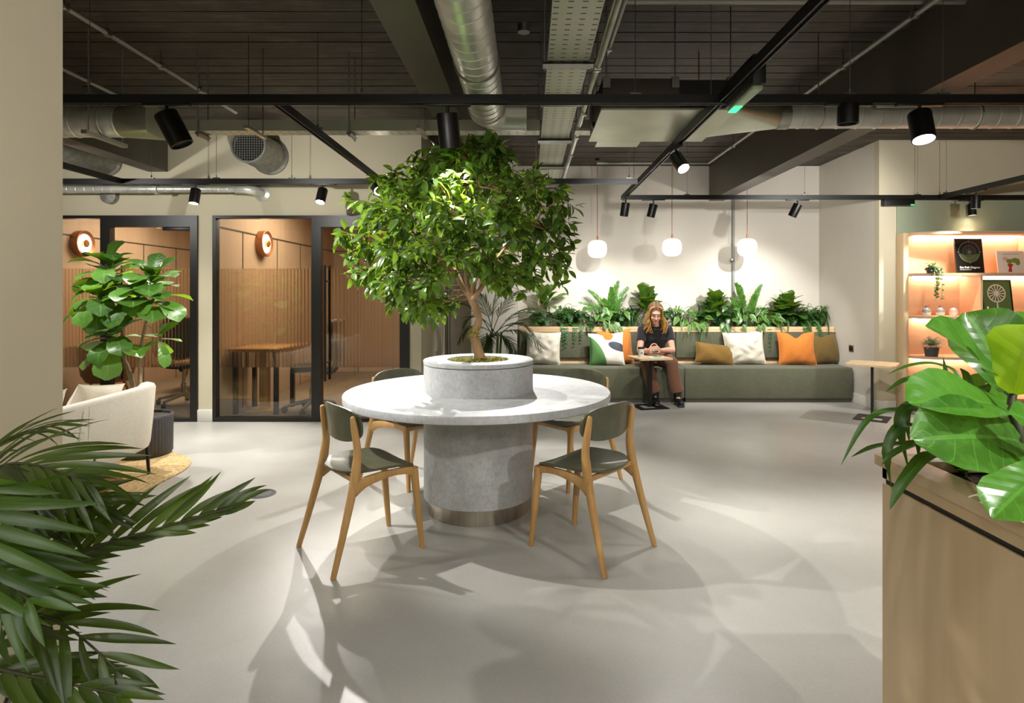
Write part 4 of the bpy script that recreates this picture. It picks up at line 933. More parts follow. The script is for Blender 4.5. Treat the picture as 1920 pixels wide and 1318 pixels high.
def office_chair(x, y, rz, lab):
    t = thing('office_chair', lab, 'office chair', (x, y, .006), rz, 'office chairs behind the glass'); L = dict(parent=t, local=True)
    so = super_out(32, .235, .23, .23, 4, 3)
    shell(so, lambda a, b, s: (a, b, .47 + .5 * a*a + (.03 if s == 1 else -.02)), .05, 6).build('seat', 'black', **L)
    o = shell(super_out(32, .225, .26, .24, 4, 3), lambda a, b, s: (a, -.25 + .9*a*a - .08*b + (.015 if s == 1 else -.015), .80 + b), .03, 6); o.f = [f[::-1] for f in o.f]; o.build('backrest', 'black', **L)
    mb = MB(); mb.tube(smooth([(0, -.05, .43), (0, -.24, .45), (0, -.29, .62), (0, -.27, .8)], 5), .022, 10); mb.build('back_support', 'black', **L)
    mb = MB(); mb.tube([(0, 0, .10), (0, 0, .26)], .03, 14); mb.tube([(0, 0, .26), (0, 0, .45)], .018, 14); mb.build('gas_column', 'galv', **L)
    mb = MB()
    for k in range(5):
        a = 2*PI*k/5 + .3; mb.tube([(.02*math.cos(a), .02*math.sin(a), .125), (.29*math.cos(a), .29*math.sin(a), .075)], [.026, .016], 8)
    mb.build('star_base', 'greyplastic', **L)
    for k in range(5):
        a = 2*PI*k/5 + .3; cx, cy = .29*math.cos(a), .29*math.sin(a); mb = MB(); mb.tube([(cx - .022, cy, .0325), (cx + .022, cy, .0325)], .0322, 16); mb.tube([(cx, cy, .05), (cx, cy, .08)], .008, 8); mb.build('castor', 'black', **L)
office_chair(-2.45, 6.78, 1.9, 'black office chair on castors behind the middle glass panel')
office_chair(-4.15, 7.2, .4, 'office chair on castors behind the left glass door')
t = thing('tub_chair', 'tan tub chair on splayed legs behind the left glass panel', 'armchair', (-5.1, 7.25, .006))
mb = MB(); vs = []; n = 25
for i in range(n):
    a = PI * .08 + PI * 1.84 * i / (n - 1) - PI/2 + PI; hgt = lerp(.56, .74, .5 - .5 * math.cos(2 * PI * i / (n-1)))
    for r, z in ((.22, .30), (.27, .36), (.315, hgt), (.285, hgt + .005), (.24, .38)): vs.append(V((-5.1 + r*math.cos(a), 7.25 + r*math.sin(a), z)))
mb.add(vs, [(i*5+j, (i+1)*5+j, (i+1)*5+(j+1) % 5, i*5+(j+1) % 5) for i in range(n-1) for j in range(5)] + [tuple(range(5)), tuple(range((n-1)*5, n*5))]); M['tan'] = fabric('tan_leather', '#9a6a3c', 80, .15, .1, .5); mb.build('shell', 'tan', t)
MB().lathe([(.0001, .28), (.22, .28), (.25, .33), (.245, .43), (.22, .45), (.0001, .455)], (-5.1, 7.25, 0), 32).build('seat_cushion', 'tan', t)
for k in range(4):
    a = PI/4 + PI/2*k; MB().tube([(-5.1 + .15*math.cos(a), 7.25 + .15*math.sin(a), .30), (-5.1 + .27*math.cos(a), 7.25 + .27*math.sin(a), .0065)], [.018, .011], 10).build('leg', 'oak', t)
t = thing('coffee_table', 'low timber coffee table behind the left glass door', 'coffee table', (-4.5, 8.3, .006))
MB().lathe([(.0001, .40), (.42, .40), (.42, .43), (.0001, .43)], (-4.5, 8.3, 0), 40).build('top', 'oak', t)
for k in range(3):
    a = 2*PI*k/3; MB().tube([(-4.5 + .2*math.cos(a), 8.3 + .2*math.sin(a), .40), (-4.5 + .34*math.cos(a), 8.3 + .34*math.sin(a), .0065)], [.018, .012], 10).build('leg', 'oak', t)
for x, y, e in ((-2.4, 7.5, 46), (-4.5, 8.1, 48)):
    l = bpy.data.lights.new('room_ceiling_light', 'AREA'); l.energy = e; l.size = 1.2; l.color = (1, .82, .64); q = bpy.data.objects.new('room_ceiling_light', l); COL.objects.link(q); q.location = (x, y, 2.52)
# ---------------------------------------------------------------- seated woman
def remesh(mb, vox, it=6):
    me = bpy.data.meshes.new('tmp'); me.from_pydata([tuple(p) for p in mb.v], [], mb.f); o = bpy.data.objects.new('tmp', me); COL.objects.link(o)
    m = o.modifiers.new('r', 'REMESH'); m.mode = 'VOXEL'; m.voxel_size = vox; s = o.modifiers.new('s', 'SMOOTH'); s.iterations = it; s.factor = .5
    bpy.context.view_layer.update(); e = bpy.data.meshes.new_from_object(o.evaluated_get(bpy.context.evaluated_depsgraph_get()))
    r = MB(); r.add([v.co.copy() for v in e.vertices], [tuple(p.vertices) for p in e.polygons]); bpy.data.objects.remove(o); bpy.data.meshes.remove(e); return r
pe = thing('person', 'seated woman in a black T-shirt and brown trousers looking at her phone', 'person', (1.6, 7.5, 0))
HC = V((1.575, 7.385, 1.088)); HT = Matrix.Translation(HC) @ Matrix.Rotation(math.radians(20), 4, 'X') @ Matrix.Rotation(math.radians(-4), 4, 'Z')
hp = lambda x, y, z: HT @ V((x, y, z)); HR = HT.to_3x3()
def capsule(mb, pts, R, n=14, sq=None, up=None):
    mb.tube(pts, R, n, sq=sq, up=up); mb.ell(pts[0], (R[0],) * 3, 12, 8); mb.ell(pts[-1], (R[-1],) * 3, 12, 8)
SH = {-1: V((1.443, 7.515, .893)), 1: V((1.757, 7.515, .893))}; EL = {-1: V((1.385, 7.41, .635)), 1: V((1.79, 7.40, .64))}; WR = {-1: V((1.445, 7.215, .655)), 1: V((1.60, 7.215, .655))}
PALM = {-1: V((1.467, 7.16, .665)), 1: V((1.564, 7.16, .665))}
HIP = {-1: V((1.515, 7.59, .535)), 1: V((1.69, 7.59, .535))}; KN = {-1: V((1.43, 7.215, .515)), 1: V((1.735, 7.215, .515))}; AN = {-1: V((1.535, 7.215, .09)), 1: V((1.80, 7.20, .09))}
b = MB()
b.ell(hp(0, .012, .022), (.073, .092, .098), 24, 16, HR); b.ell(hp(0, -.022, -.045), (.057, .064, .066), 20, 14, HR); b.ell(hp(0, -.066, -.090), (.030, .020, .020), 12, 8, HR)
for g in (-1, 1): b.ell(hp(.075*g, .012, -.012), (.009, .02, .03), 10, 8, HR); b.ell(hp(.036*g, -.062, -.03), (.026, .022, .024), 12, 8, HR)
b.tube([hp(0, -.076, .014), hp(0, -.092, -.012), hp(0, -.101, -.031), hp(0, -.086, -.038)], [.007, .010, .013, .010], 10)
for g in (-1, 1): b.ell(hp(.011*g, -.088, -.034), (.008, .009, .007), 8, 6, HR)
b.ell(hp(0, -.070, .034), (.052, .016, .012), 14, 8, HR)
capsule(b, [hp(0, .022, -.06), V((1.592, 7.47, .955)), V((1.6, 7.515, .90))], [.046, .047, .06])
b.tube([(1.6, 7.52, .925), (1.6, 7.525, .89), (1.6, 7.545, .80), (1.6, 7.585, .68), (1.6, 7.60, .56), (1.6, 7.60, .47)], [.06, .14, .152, .122, .155, .14], 24, sq=(1, .68, 2.3), up=(1, 0, 0))
for g in (-1, 1):
    capsule(b, [SH[g], SH[g].lerp(EL[g], .5), EL[g]], [.052, .044, .037]); capsule(b, [EL[g], EL[g].lerp(WR[g], .3), WR[g]], [.037, .039, .024])
    capsule(b, [WR[g], PALM[g]], [.023, .027]); b.ell(PALM[g], (.022, .034, .042), 12, 8)
    u = V((-g, 0, 0)); P = PALM[g]
    for z, l in ((.030, .92), (.010, 1), (-.010, .95), (-.028, .78)):
        capsule(b, [P + V((0, -.022, z)), P + u * .028 * l + V((0, -.034, z + .004)), P + u * .052 * l + V((0, -.030, z + .010)), P + u * .068 * l + V((0, -.020, z + .014))], [.0092, .0088, .008, .0068], 8)
    capsule(b, [P + V((0, .012, .018)), P + u * .012 + V((0, .022, .045)), P + u * .028 + V((0, .020, .066)), P + u * .042 + V((0, .014, .074))], [.012, .0105, .0092, .008], 8)
    capsule(b, [HIP[g], HIP[g].lerp(KN[g], .5), KN[g]], [.078, .072, .054]); capsule(b, [KN[g], KN[g].lerp(AN[g], .3), AN[g]], [.054, .054, .034]); capsule(b, [AN[g], AN[g] + V((.01*g, -.11, -.045))], [.032, .026])
remesh(b, .0042, 3).build('body', 'skin', pe, ang=0)
# T-shirt
b = MB(); b.tube([(1.6, 7.518, .945), (1.6, 7.525, .905), (1.6, 7.545, .80), (1.6, 7.583, .68), (1.6, 7.595, .60)], [.078, .156, .167, .138, .15], 28, sq=(1, .70, 2.3), up=(1, 0, 0))
for g in (-1, 1):
    b.ell(SH[g] + V((0, 0, -.005)), (.066, .066, .06), 16, 10); e = SH[g].lerp(EL[g], .56); b.tube([SH[g], SH[g].lerp(EL[g], .3), e], [.064, .062, .058], 16)
    b.tube([V((1.6 + .03*g, 7.52, .925)), SH[g] + V((0, 0, .015))], [.055, .052], 14); b.ell((1.6 + .066*g, 7.475, .795), (.072, .05, .075), 14, 10)
remesh(b, .006, 5).build('tshirt', 'tee', pe, ang=0)
mb = MB(); mb.ring((1.592, 7.492, .940), .062, .009, rot_to((0, -.35, 1)), 32, 8); mb.build('collar', 'tee', pe)
# trousers
b = MB(); b.tube([(1.6, 7.593, .66), (1.6, 7.60, .56), (1.6, 7.60, .455)], [.137, .172, .165], 24, sq=(1, .74, 2.4), up=(1, 0, 0))
for g in (-1, 1):
    k = KN[g]; a = AN[g]; capsule(b, [HIP[g] + V((0, 0, -.005)), HIP[g].lerp(k, .5), k], [.092, .088, .072]); b.tube([k, k.lerp(a, .3), k.lerp(a, .6), a + V((0, 0, .065))], [.073, .074, .078, .084], 18)
remesh(b, .007, 5).build('trousers', 'trouser', pe, ang=0)
# boots
for g in (-1, 1):
    b = MB(); a = AN[g]; b.tube([a + V((0, 0, .17)), a, a + V((0, .012, -.04))], [.047, .044, .042], 16); z = .042 - a.z + (.008 if g < 0 else 0)
    b.tube([a + V((0, .045, z)), a + V((0, 0, z + .008)), a + V((.006*g, -.07, z + .006)), a + V((.012*g, -.14, z - .008)), a + V((.015*g, -.185, z - .014))], [.03, .042, .042, .04, .022], 18, sq=(1, .95, 2.4), up=(0, 0, 1)); b.box(a.x - .036 + .006*g, a.x + .036 + .006*g, a.y - .19, a.y + .06, z + a.z - .041, z + a.z - .02, .008)
    remesh(b, .005, 4).build('boot', 'boot', pe, ang=0)
# hair
random.seed(5); cap = MB()
cap.ell(hp(0, .026, .040), (.086, .098, .096), 28, 18, HR); cap.ell(hp(0, .055, -.03), (.082, .072, .11), 20, 14, HR)
cv = remesh(cap, .006, 3)
# keep the face free: drop everything in front of the hairline
keep = []
for p in cv.v:
    q = HT.inverted() @ V(p); keep.append(not (q.y < -.015 and q.z < .074 and abs(q.x) < .078))
cv.f = [f for f in cv.f if all(keep[i] for i in f)]
used = sorted({i for f in cv.f for i in f}); mp = {i: k for k, i in enumerate(used)}; cv.v = [cv.v[i] for i in used]; cv.uv = [(0, 0)] * len(cv.v); cv.f = [tuple(mp[i] for i in f) for f in cv.f]
cv.build('hair_crown', 'hairdark', pe, ang=0)
hc_ = MB()
for g in (-1, 1):
    for k in range(30):
        y0_ = lerp(-.066, .112, k / 29); pts = []
        for i in range(9):
            ph = lerp(.05, 1.72, i / 8); yy = (y0_ + lerp(.0, .022 if k < 8 else .0, i / 8) - .026) / .1015
            rr = math.sqrt(max(.02, 1 - yy * yy)); pts.append(hp(g * .0905 * rr * math.sin(ph), .026 + yy * .1015 - (.006 * math.sin(ph) if k < 6 else 0), .040 + .1005 * rr * math.cos(ph) + random.uniform(-.0015, .0015)))
        hc_.tube(pts, [.0052, .0072, .0078, .0078, .0078, .0078, .0075, .007, .004], 6)
hc_.build('parted_hair', 'hairdark', pe, ang=0)
hb = MB()
for g in (-1, 1):
    for k in range(34):
        f = k / 33; top = hp(g * lerp(.012, .074, min(1, f * 1.7)), lerp(-.058, .05, f), .118 - .055 * f + random.uniform(-.004, .004))
        mid = hp(g * (.088 + random.uniform(-.006, .006)), lerp(-.052, .055, f), -.02); ph = random.uniform(0, 6)
        end = V((1.592 + g * lerp(.055, .14, random.random()), lerp(7.415, 7.475, f) - .012, random.uniform(.835, .90)))
        lo = V((1.585 + g * random.uniform(.085, .125), lerp(7.372, 7.46, f), .985))
        pts = smooth([top, hp(g * .068, lerp(-.06, .05, f), .085), mid, lo, end], 6); q = []
        for i, p in enumerate(pts):
            t_ = i / (len(pts) - 1); w = max(0, t_ - .45) * .045; q.append(p + V((math.sin(t_ * 15 + ph) * w, math.cos(t_ * 15 + ph) * w * .6, 0)))
        hb.tube(q, [interp([(0, .004), (.3, .009), (.7, .0105), (1, .002)], i / (len(q) - 1)) for i in range(len(q))], 6)
hb.build('hair_length', 'hairtop', pe, ang=0)
for g in (-1, 1):
    mb = MB(); mb.ell(hp(.030*g, -.0765, .008), (.0125, .005, .0036), 12, 8, HR); ey = mb.build('eye', 'eyew', pe)
    mb = MB(); mb.ell(hp(.030*g, -.0805, .0055), (.0048, .002, .0030), 10, 8, HR); mb.build('iris', 'iris', ey)
    mb = MB(); mb.tube([hp((.030 + .015*x)*g, -.082 + .004*abs(x), .0125 - .004*abs(x)) for x in (-1, -.5, 0, .5, 1)], .0018, 6); mb.build('eyelash', 'iris', pe)
    mb = MB(); mb.tube([hp((.030 + .018*x)*g, -.083 + .008*max(0, x), .032 - .003*x*x) for x in (-1, -.5, 0, .5, 1)], .0028, 6); mb.build('eyebrow', 'brow', pe)
mb = MB(); mb.ell(hp(0, -.0862, -.060), (.021, .006, .0055), 14, 8, HR); mb.ell(hp(0, -.0855, -.069), (.018, .006, .006), 14, 8, HR); mb.build('lips', 'lips', pe)
mb = MB()
for g in (-1, 1):
    mb.ring(hp(.032*g, -.097, .002), .022, .0016, HR @ rot_to((0, 1, 0)), 28, 6); mb.tube([hp(.054*g, -.096, .006), hp(.078*g, -.04, .012), hp(.079*g, .01, .006)], .0015, 5)
mb.tube([hp(-.010, -.098, .006), hp(0, -.101, .009), hp(.010, -.098, .006)], .0015, 5); mb.build('glasses', 'gold', pe)
mb = MB(); mb.tube([V((1.59 + .068*math.sin(a), 7.475 - .068*math.cos(a) - .008, .928 - .03*math.cos(a))) for a in [lerp(-1.5, 1.5, i / 16) for i in range(17)]], .003, 6); mb.build('necklace', 'gold', pe)
t = thing('phone', 'dark smartphone held by the seated woman', 'phone', (1.5155, 7.160, .688)); t.rotation_euler = (math.radians(-52), 0, 0)
cs = MB().box(-.036, .036, -.0042, .0042, -.066, .076, .004, 2).build('case', 'black', t, local=True); MB().box(-.033, .033, .0042, .0046, -.062, .072).build('screen', 'screen', cs, local=True, sm=False)
# ---------------------------------------------------------------- plants
def rv(s=1): return V((random.uniform(-s, s), random.uniform(-s, s), random.uniform(-s, s)))
def leaf2(mb, base, tip, W, nrm, droop=.4, shape='fiddle', nu=14, nv=4, fold=.3, wav=.05):
    base, tip = V(base), V(tip); ch = tip - base; d = ch.normalized(); s = d.cross(V(nrm)).normalized(); d0 = Quaternion(s, droop / 2) @ d; n0 = s.cross(d0)
    mb.leaf(base, d0, n0, ch.length * (1 + droop * droop / 24), W, shape, droop, fold, nu, nv, wav)
def ribbon(mb, pts, W, up=(0, 0, 1), fold=.35, prof='strap'):
    P = [V(p) for p in pts]; n = len(P); vs = []; uv = []
    for i, p in enumerate(P):
        d = (P[min(i+1, n-1)] - P[max(i-1, 0)]).normalized(); s = d.cross(V(up)); s = s.normalized() if s.length > .05 else V((1, 0, 0)); u = s.cross(d); t = i / (n - 1); w = W * .5 * interp(PROF[prof], t)
        for q in (-1, 0, 1): vs.append(p + s * q * w + u * abs(q) * w * fold); uv.append((t, (q + 1) / 2))
    mb.add(vs, [(i*3+j, i*3+j+1, (i+1)*3+j+1, (i+1)*3+j) for i in range(n - 1) for j in (0, 1)], uv)
def rosette(mb, c, n, L, W, up0=.1, up1=1.2, droop=.7, shape='fiddle', axis=(0, 0, 1), rise=.0, nu=7, nv=2, bias=None, wav=.03, ph=None):
    a0 = random.uniform(0, 6) if ph is None else ph; ax = V(axis).normalized(); R = rot_to(ax)
    for i in range(n):
        f = i / max(1, n - 1); a = a0 + i * 2.4; e = lerp(up0, up1, f)
        droop_ = droop * (1.7 if math.sin(a) < .2 else .8); d = R @ V((math.cos(a) * math.cos(e), math.sin(a) * math.cos(e), math.sin(e))); nn = R @ V((-math.cos(a) * math.sin(e), -math.sin(a) * math.sin(e), math.cos(e)))
        if bias: d = (d + V(bias)).normalized()
        l = L * random.uniform(.8, 1.1) * lerp(1, .75, f)
        mb.leaf(V(c) + ax * rise * (f - .5), d, nn + rv(.15), l, W * l / L, shape, droop_ * random.uniform(.5, 1.3), .14, nu, nv, wav, 0, .02)

# indoor tree in the table planter
random.seed(21)
tr = thing('indoor_tree', 'bushy broad-leaved tree growing out of the round table planter', 'tree', (TX + .0, TY, .9))
DT = TY
tp = [at(905, 668, DT), at(893, 645, DT - .01), at(889, 625, DT), at(897, 603, DT + .01), at(893, 580, DT), at(884, 562, DT)]
tp[0].z = .89
wood_ = MB(); sp_ = smooth(tp, 6); wood_.tube(sp_, [interp([(0, .040), (.15, .030), (.5, .025), (1, .024)], i / (len(sp_)-1)) for i in range(len(sp_))], 14)
for i in range(6):
    a = i * 1.05 + .4; wood_.tube([tp[0] + V((0, 0, .05)), tp[0] + V((.035*math.cos(a), .035*math.sin(a), .02)), tp[0] + V((.07*math.cos(a), .07*math.sin(a), -.004))], [.018, .014, .006], 8)
wood_.build('trunk', 'bark', tr, ang=60)
ms = MB()
for i in range(160):
    k = random.uniform(.36, .52); p = sp_[int(k * (len(sp_)-1))]; a = random.uniform(0, 6.28); ms.leaf(p + V((.026*math.cos(a), .026*math.sin(a), random.uniform(-.02, .02))), (math.cos(a), math.sin(a), random.uniform(-.6, .6)), (0, 0, 1), .022, .008, 'lance', .9, .2, 2)
ms.build('moss_wrap', 'moss', tr)
CTAB = [(262, 890, 40), (275, 885, 70), (300, 862, 100), (322, 868, 140), (345, 878, 180), (375, 874, 200), (405, 866, 208), (435, 856, 226), (470, 852, 215), (500, 852, 206), (525, 840, 190), (548, 835, 150), (575, 830, 110), (592, 815, 70)]
def crown(y): return interp([(a, b) for a, b, c in CTAB], y), interp([(a, c) for a, b, c in CTAB], y)
forks = [at(884, 562, DT)]
prim = []
def limb(pts, r0, r1, mb):
    s = smooth(pts, 6); mb.tube(s, [lerp(r0, r1, i / (len(s) - 1)) for i in range(len(s))], 10); prim.extend([(p, lerp(r0, r1, i / (len(s)-1))) for i, p in enumerate(s)]); return s
lm = MB()
fk = forks[0]
main = [[fk, at(868, 540, DT - .02), at(850, 512, DT - .05), at(810, 470, DT - .1), at(750, 430, DT - .15)],
        [fk, at(886, 545, DT), at(890, 520, DT + .03), at(885, 460, DT + .05), at(880, 380, DT + .05), at(885, 310, DT + .02)],
        [fk, at(893, 553, DT - .02), at(908, 530, DT - .05), at(918, 505, DT - .06), at(960, 450, DT - .1), at(1010, 410, DT - .15)],
        [fk, at(900, 540, DT + .04), at(905, 510, DT + .1), at(940, 470, DT + .25), at(980, 430, DT + .4)],
        [fk, at(870, 540, DT + .04), at(850, 500, DT + .15), at(800, 460, DT + .3), at(760, 420, DT + .4)],
        [fk, at(875, 535, DT - .05), at(870, 500, DT - .2), at(860, 450, DT - .35), at(850, 390, DT - .42)],
        [fk, at(890, 530, DT - .05), at(915, 490, DT - .25), at(940, 430, DT - .38), at(950, 370, DT - .40)]]
for i, m_ in enumerate(main): limb(m_, .019 if i < 3 else .012, .006, lm)
sub = [(prim[random.randrange(18, len(prim))][0]) for _ in range(0)]
for (px, py, dd) in ((690, 450, -.1), (660, 470, .1), (720, 500, -.2), (730, 400, .2), (760, 370, -.2), (820, 330, -.1), (930, 320, .1), (1000, 350, 0), (1040, 380, -.1), (1050, 440, .1), (1030, 480, -.1), (990, 500, .2), (840, 400, -.45), (900, 350, -.35), (960, 420, .45), (800, 440, .45), (870, 290, 0), (780, 520, -.1), (700, 520, 0)):
    e = at(px, py, DT + dd); b0 = min(prim, key=lambda q: (q[0] - e).length + (0 if q[0].z < e.z + .05 else .3))[0]
    limb([b0, b0.lerp(e, .5) + rv(.03) - V((0, 0, .02)), e], .007, .004, lm)
lm.build('limbs', 'bark', tr, ang=60)
tw = MB(); fo = MB(); ends = []
while len(ends) < 470:
    y = random.uniform(264, 595); c, hw = crown(y)
    if random.random() > hw / 226: continue
    a = random.uniform(0, 2*PI); r = (.25 + .75 * random.random() ** .6); x = c + hw * r * math.cos(a) * .95; dd = hw * .82 * r * math.sin(a) * DT / F
    if y > 512 and abs(x - 885) < 48: continue
    if y > 545 and 800 < x and random.random() < .7: continue
    ends.append(at(x, y, DT + dd))
ends += [at(640, 440, DT), at(655, 378, DT), at(668, 375, DT), at(650, 520, DT - .1), at(690, 525, DT), at(728, 545, DT - .1), at(1060, 505, DT - .1), at(1040, 515, DT), at(1050, 540, DT - .15), at(1078, 392, DT), at(1070, 455, DT), at(815, 592, DT - .1), at(700, 335, DT), at(735, 318, DT - .1), at(780, 292, DT), at(965, 300, DT), at(1000, 322, DT + .1), at(1052, 352, DT), at(1072, 420, DT - .1), at(635, 455, DT + .1), at(660, 500, DT), at(775, 565, DT - .15), at(745, 552, DT), at(830, 570, DT + .1), at(1010, 530, DT - .1), at(1065, 480, DT), at(935, 275, DT), at(925, 285, DT + .05), at(1015, 345, DT - .1), at(985, 550, DT)]
for e in ends:
    b0 = min(prim, key=lambda q: (q[0] - e).length + (.0 if q[0].z < e.z + .08 else .25))[0]
    mid = b0.lerp(e, .55) + V((0, 0, .04)) + rv(.02); L = bez(b0, mid, e, 7); tw.tube(L, [.0034, .003, .0027, .0024, .002, .0017, .0014, .001], 4)
    out = (e - at(865, 450, DT)).normalized()
    for k in range(random.randint(7, 10)):
        t = 1 - .6 * (k / 9) ** 1.1; x = t * 7; i = min(int(x), 6); p = L[i].lerp(L[i+1], x - i) + rv(.012)
        d = out * .5 + rv(1); d.z -= .22; n = V((0, -.35, 1)) + rv(.6)
        l = random.uniform(.066, .098); fo.leaf(p, d, n, l, l * random.uniform(.46, .56), 'ovate', random.uniform(.2, 1.0), .25, 4, 1, 0, 0, .008)
tw.build('twigs', 'twig', tr, ang=0); fo.build('foliage', 'ficus', tr, ang=0)

# fiddle-leaf fig by the sofa
random.seed(4)
PX, PY = -3.2, 4.97
t = thing('plant_pot', 'charcoal ribbed pot behind the sofa, holding the big-leaved fig', 'pot', (PX, PY, 0))
n = 240; vs = []; fs = []
for z, r in ((.0105, .205), (.03, .215), (.31, .218), (.335, .218)):
    for k in range(n): a = 2*PI*k/n; q = r * (1 - .018 * (.5 + .5 * math.cos(48 * a))); vs.append((PX + q*math.cos(a), PY + q*math.sin(a), z))
for z, r in ((.345, .208), (.335, .196), (.30, .196)):
    for k in range(n): a = 2*PI*k/n; vs.append((PX + r*math.cos(a), PY + r*math.sin(a), z))
mb = MB(); mb.add(vs, [(i*n+k, i*n+(k+1) % n, (i+1)*n+(k+1) % n, (i+1)*n+k) for i in range(6) for k in range(n)] + [tuple(range(n-1, -1, -1))]); mb.build('ribbed_pot', 'potdark', t, ang=60)
MB().lathe([(.0001, .318), (.1965, .318), (.1965, .30), (.0001, .30)], (PX, PY, 0), 40).build('soil', 'soil', t)
t = thing('fiddle_leaf_fig', 'tall fig with big glossy leaves in the ribbed pot by the sofa', 'plant', (PX, PY, .32))
st = MB(); fo = MB(); A = lambda x, y, d=PY: at(x, y, d)
B0 = V((PX, PY, .31))
for pts, r in (([B0 + V((-.03, 0, 0)), A(245, 700), A(222, 650), A(205, 590), A(200, 520), A(198, 495)], .014), ([B0 + V((0, -.02, 0)), A(238, 690), A(232, 640), A(222, 570), A(215, 530)], .011), ([B0 + V((.04, 0, 0)), A(263, 720), A(263, 668), A(268, 630), A(280, 580), A(292, 540)], .015), ([A(263, 672), A(255, 655), A(240, 640)], .009), ([A(263, 672), A(275, 655), A(293, 640)], .008)):
    s = smooth(pts, 5); st.tube(s, [lerp(r, r * .55, i / (len(s)-1)) for i in range(len(s))], 8)
st.build('stem', 'barkgrey', t, ang=0)
rosette(fo, A(203, 515, PY + .05), 22, .31, .21, .0, 1.2, 1.0, rise=.22); rosette(fo, A(192, 570, PY - .05), 14, .34, .22, .0, .9, .9, bias=(-.15, -.25, .1), rise=.10)
rosette(fo, A(285, 545, PY), 24, .29, .23, -.1, 1.3, .9, rise=.26, bias=(.12, -.2, .1)); rosette(fo, A(256, 560, PY - .05), 12, .30, .22, .0, 1.0, .9, rise=.10, bias=(0, -.3, .1))
rosette(fo, A(215, 638, PY - .05), 16, .30, .20, -.3, .9, .8, bias=(-.2, -.3, 0), rise=.12); rosette(fo, A(297, 634, PY), 9, .22, .11, -.7, 1.2, .4, rise=.05, bias=(.15, -.1, 0))
fo.build('foliage', 'fiddle', t, ang=0)

# palm by the bench end, in a dark pot
random.seed(9)
t = thing('potted_palm', 'dark feathery palm in a black pot at the left end of the bench', 'plant', (-.42, 7.42, 0))
pc = V((-.42, 7.42, 0)); MB().lathe([(.0001, 0), (.17, 0), (.20, .42), (.20, .45), (.185, .45), (.18, .40), (.0001, .40)], pc, 40).build('pot', 'potdark', t)
st = MB(); fo = MB()
for k in range(6): 
    a = k * 1.05; b_ = pc + V((.06*math.cos(a), .06*math.sin(a), .40)); st.tube([b_, b_ + V((.03*math.cos(a), .03*math.sin(a), .45))], [.017, .011], 8)
DP = 7.3
for tip, mid in (((838, 585), (880, 560)), ((860, 640), (885, 610)), ((985, 545), (950, 560)), ((1020, 585), (975, 580)), ((1045, 600), (985, 600)), ((1000, 625), (965, 605)), ((940, 530), (925, 560)), ((880, 545), (905, 560)), ((1015, 650), (975, 620)), ((905, 655), (915, 640)), ((870, 610), (895, 590)), ((965, 665), (955, 640))):
    d_ = DP + random.uniform(-.35, .3); b_ = pc + V((random.uniform(-.05, .05), random.uniform(-.05, .05), .80))
    fo.frond(bez(b_, at(mid[0], mid[1] - 22, lerp(7.4, d_, .5)), at(*tip, d_), 8), 30, .24, .016, 1.0, droop=.5, r=.006, lift=.1, t0=.22)
st.build('cane', 'stem', t, ang=0); fo.build('foliage', 'palmdark', t, ang=0)

# near palm, lower left
random.seed(12)
t = thing('areca_palm', 'large feathery palm close to the camera in the lower left corner', 'plant', (-1.12, 1.2, 0))
pc = V((-1.12, 1.2, 0)); MB().lathe([(.0001, 0), (.15, 0), (.18, .32), (.18, .34), (.165, .34), (.16, .31), (.0001, .31)], pc, 40).build('pot', 'potdark', t)
fo = MB(); fb = MB(); st = MB()
def pf(mb, pts, n, L, W, ang, up, droop=.25, lift=.25, t0=.1, r=.006, asym=None):
    P = [at(*p) for p in pts]; mb.frond(smooth(P, 4), n, L, W, ang, up, 'lance', droop * 2.0, t0, 8, r, .35, lift, stem=st, asym=asym, curl=.35)
pf(fo, [(-40, 1260, 1.28), (40, 1095, 1.28), (150, 1035, 1.27), (300, 990, 1.25), (440, 950, 1.22)], 16, .19, .027, .72, (-.15, -.92, .25), .3, .1, .14, .006, ((1.0, 0), (.62, -.25)))
pf(fo, [(-60, 1330, 1.25), (20, 1170, 1.24), (110, 1165, 1.2), (230, 1265, 1.15)], 10, .21, .026, .85, (.2, -.6, .7), .35, .1)
pf(fb, [(-90, 860, 1.1), (-70, 930, 1.1), (-50, 1010, 1.08), (-40, 1130, 1.05)], 9, .24, .030, 1.25, (-.3, -.7, .5), .5, .1)
pf(fo, [(-90, 960, 1.3), (-10, 880, 1.28), (70, 872, 1.24), (165, 905, 1.2)], 11, .22, .024, .6, (-.1, -.5, .8), .35, .2)
pf(fo, [(-90, 940, 1.45), (-20, 850, 1.45), (40, 812, 1.45), (120, 795, 1.45)], 9, .15, .013, .5, (0, -.4, .9), .3, .2)
pf(fo, [(-60, 1240, 1.2), (30, 1262, 1.18), (120, 1280, 1.15), (230, 1305, 1.1)], 9, .18, .026, .5, (.1, -.5, .8), .3, .1)
pf(fo, [(20, 1300, 1.36), (90, 1120, 1.38), (135, 1000, 1.4), (165, 905, 1.4)], 12, .15, .020, .8, (-.5, -.7, .3), .2, .2)
pf(fo, [(-80, 1100, 1.32), (10, 1000, 1.32), (90, 960, 1.3), (200, 950, 1.27)], 11, .19, .024, .65, (-.1, -.6, .7), .4, .15)
pf(fb, [(-90, 1010, 1.15), (-50, 1040, 1.12), (0, 1080, 1.1), (60, 1130, 1.06)], 8, .20, .028, .8, (0, -.6, .8), .4, .1)
pf(fo, [(-90, 900, 1.35), (-20, 905, 1.33), (60, 915, 1.3), (130, 940, 1.27)], 10, .20, .024, .7, (-.1, -.5, .8), .4, .15)
pf(fo, [(-90, 1150, 1.3), (-20, 1105, 1.29), (40, 1100, 1.27), (110, 1120, 1.24)], 9, .18, .026, .8, (0, -.5, .8), .4, .1)
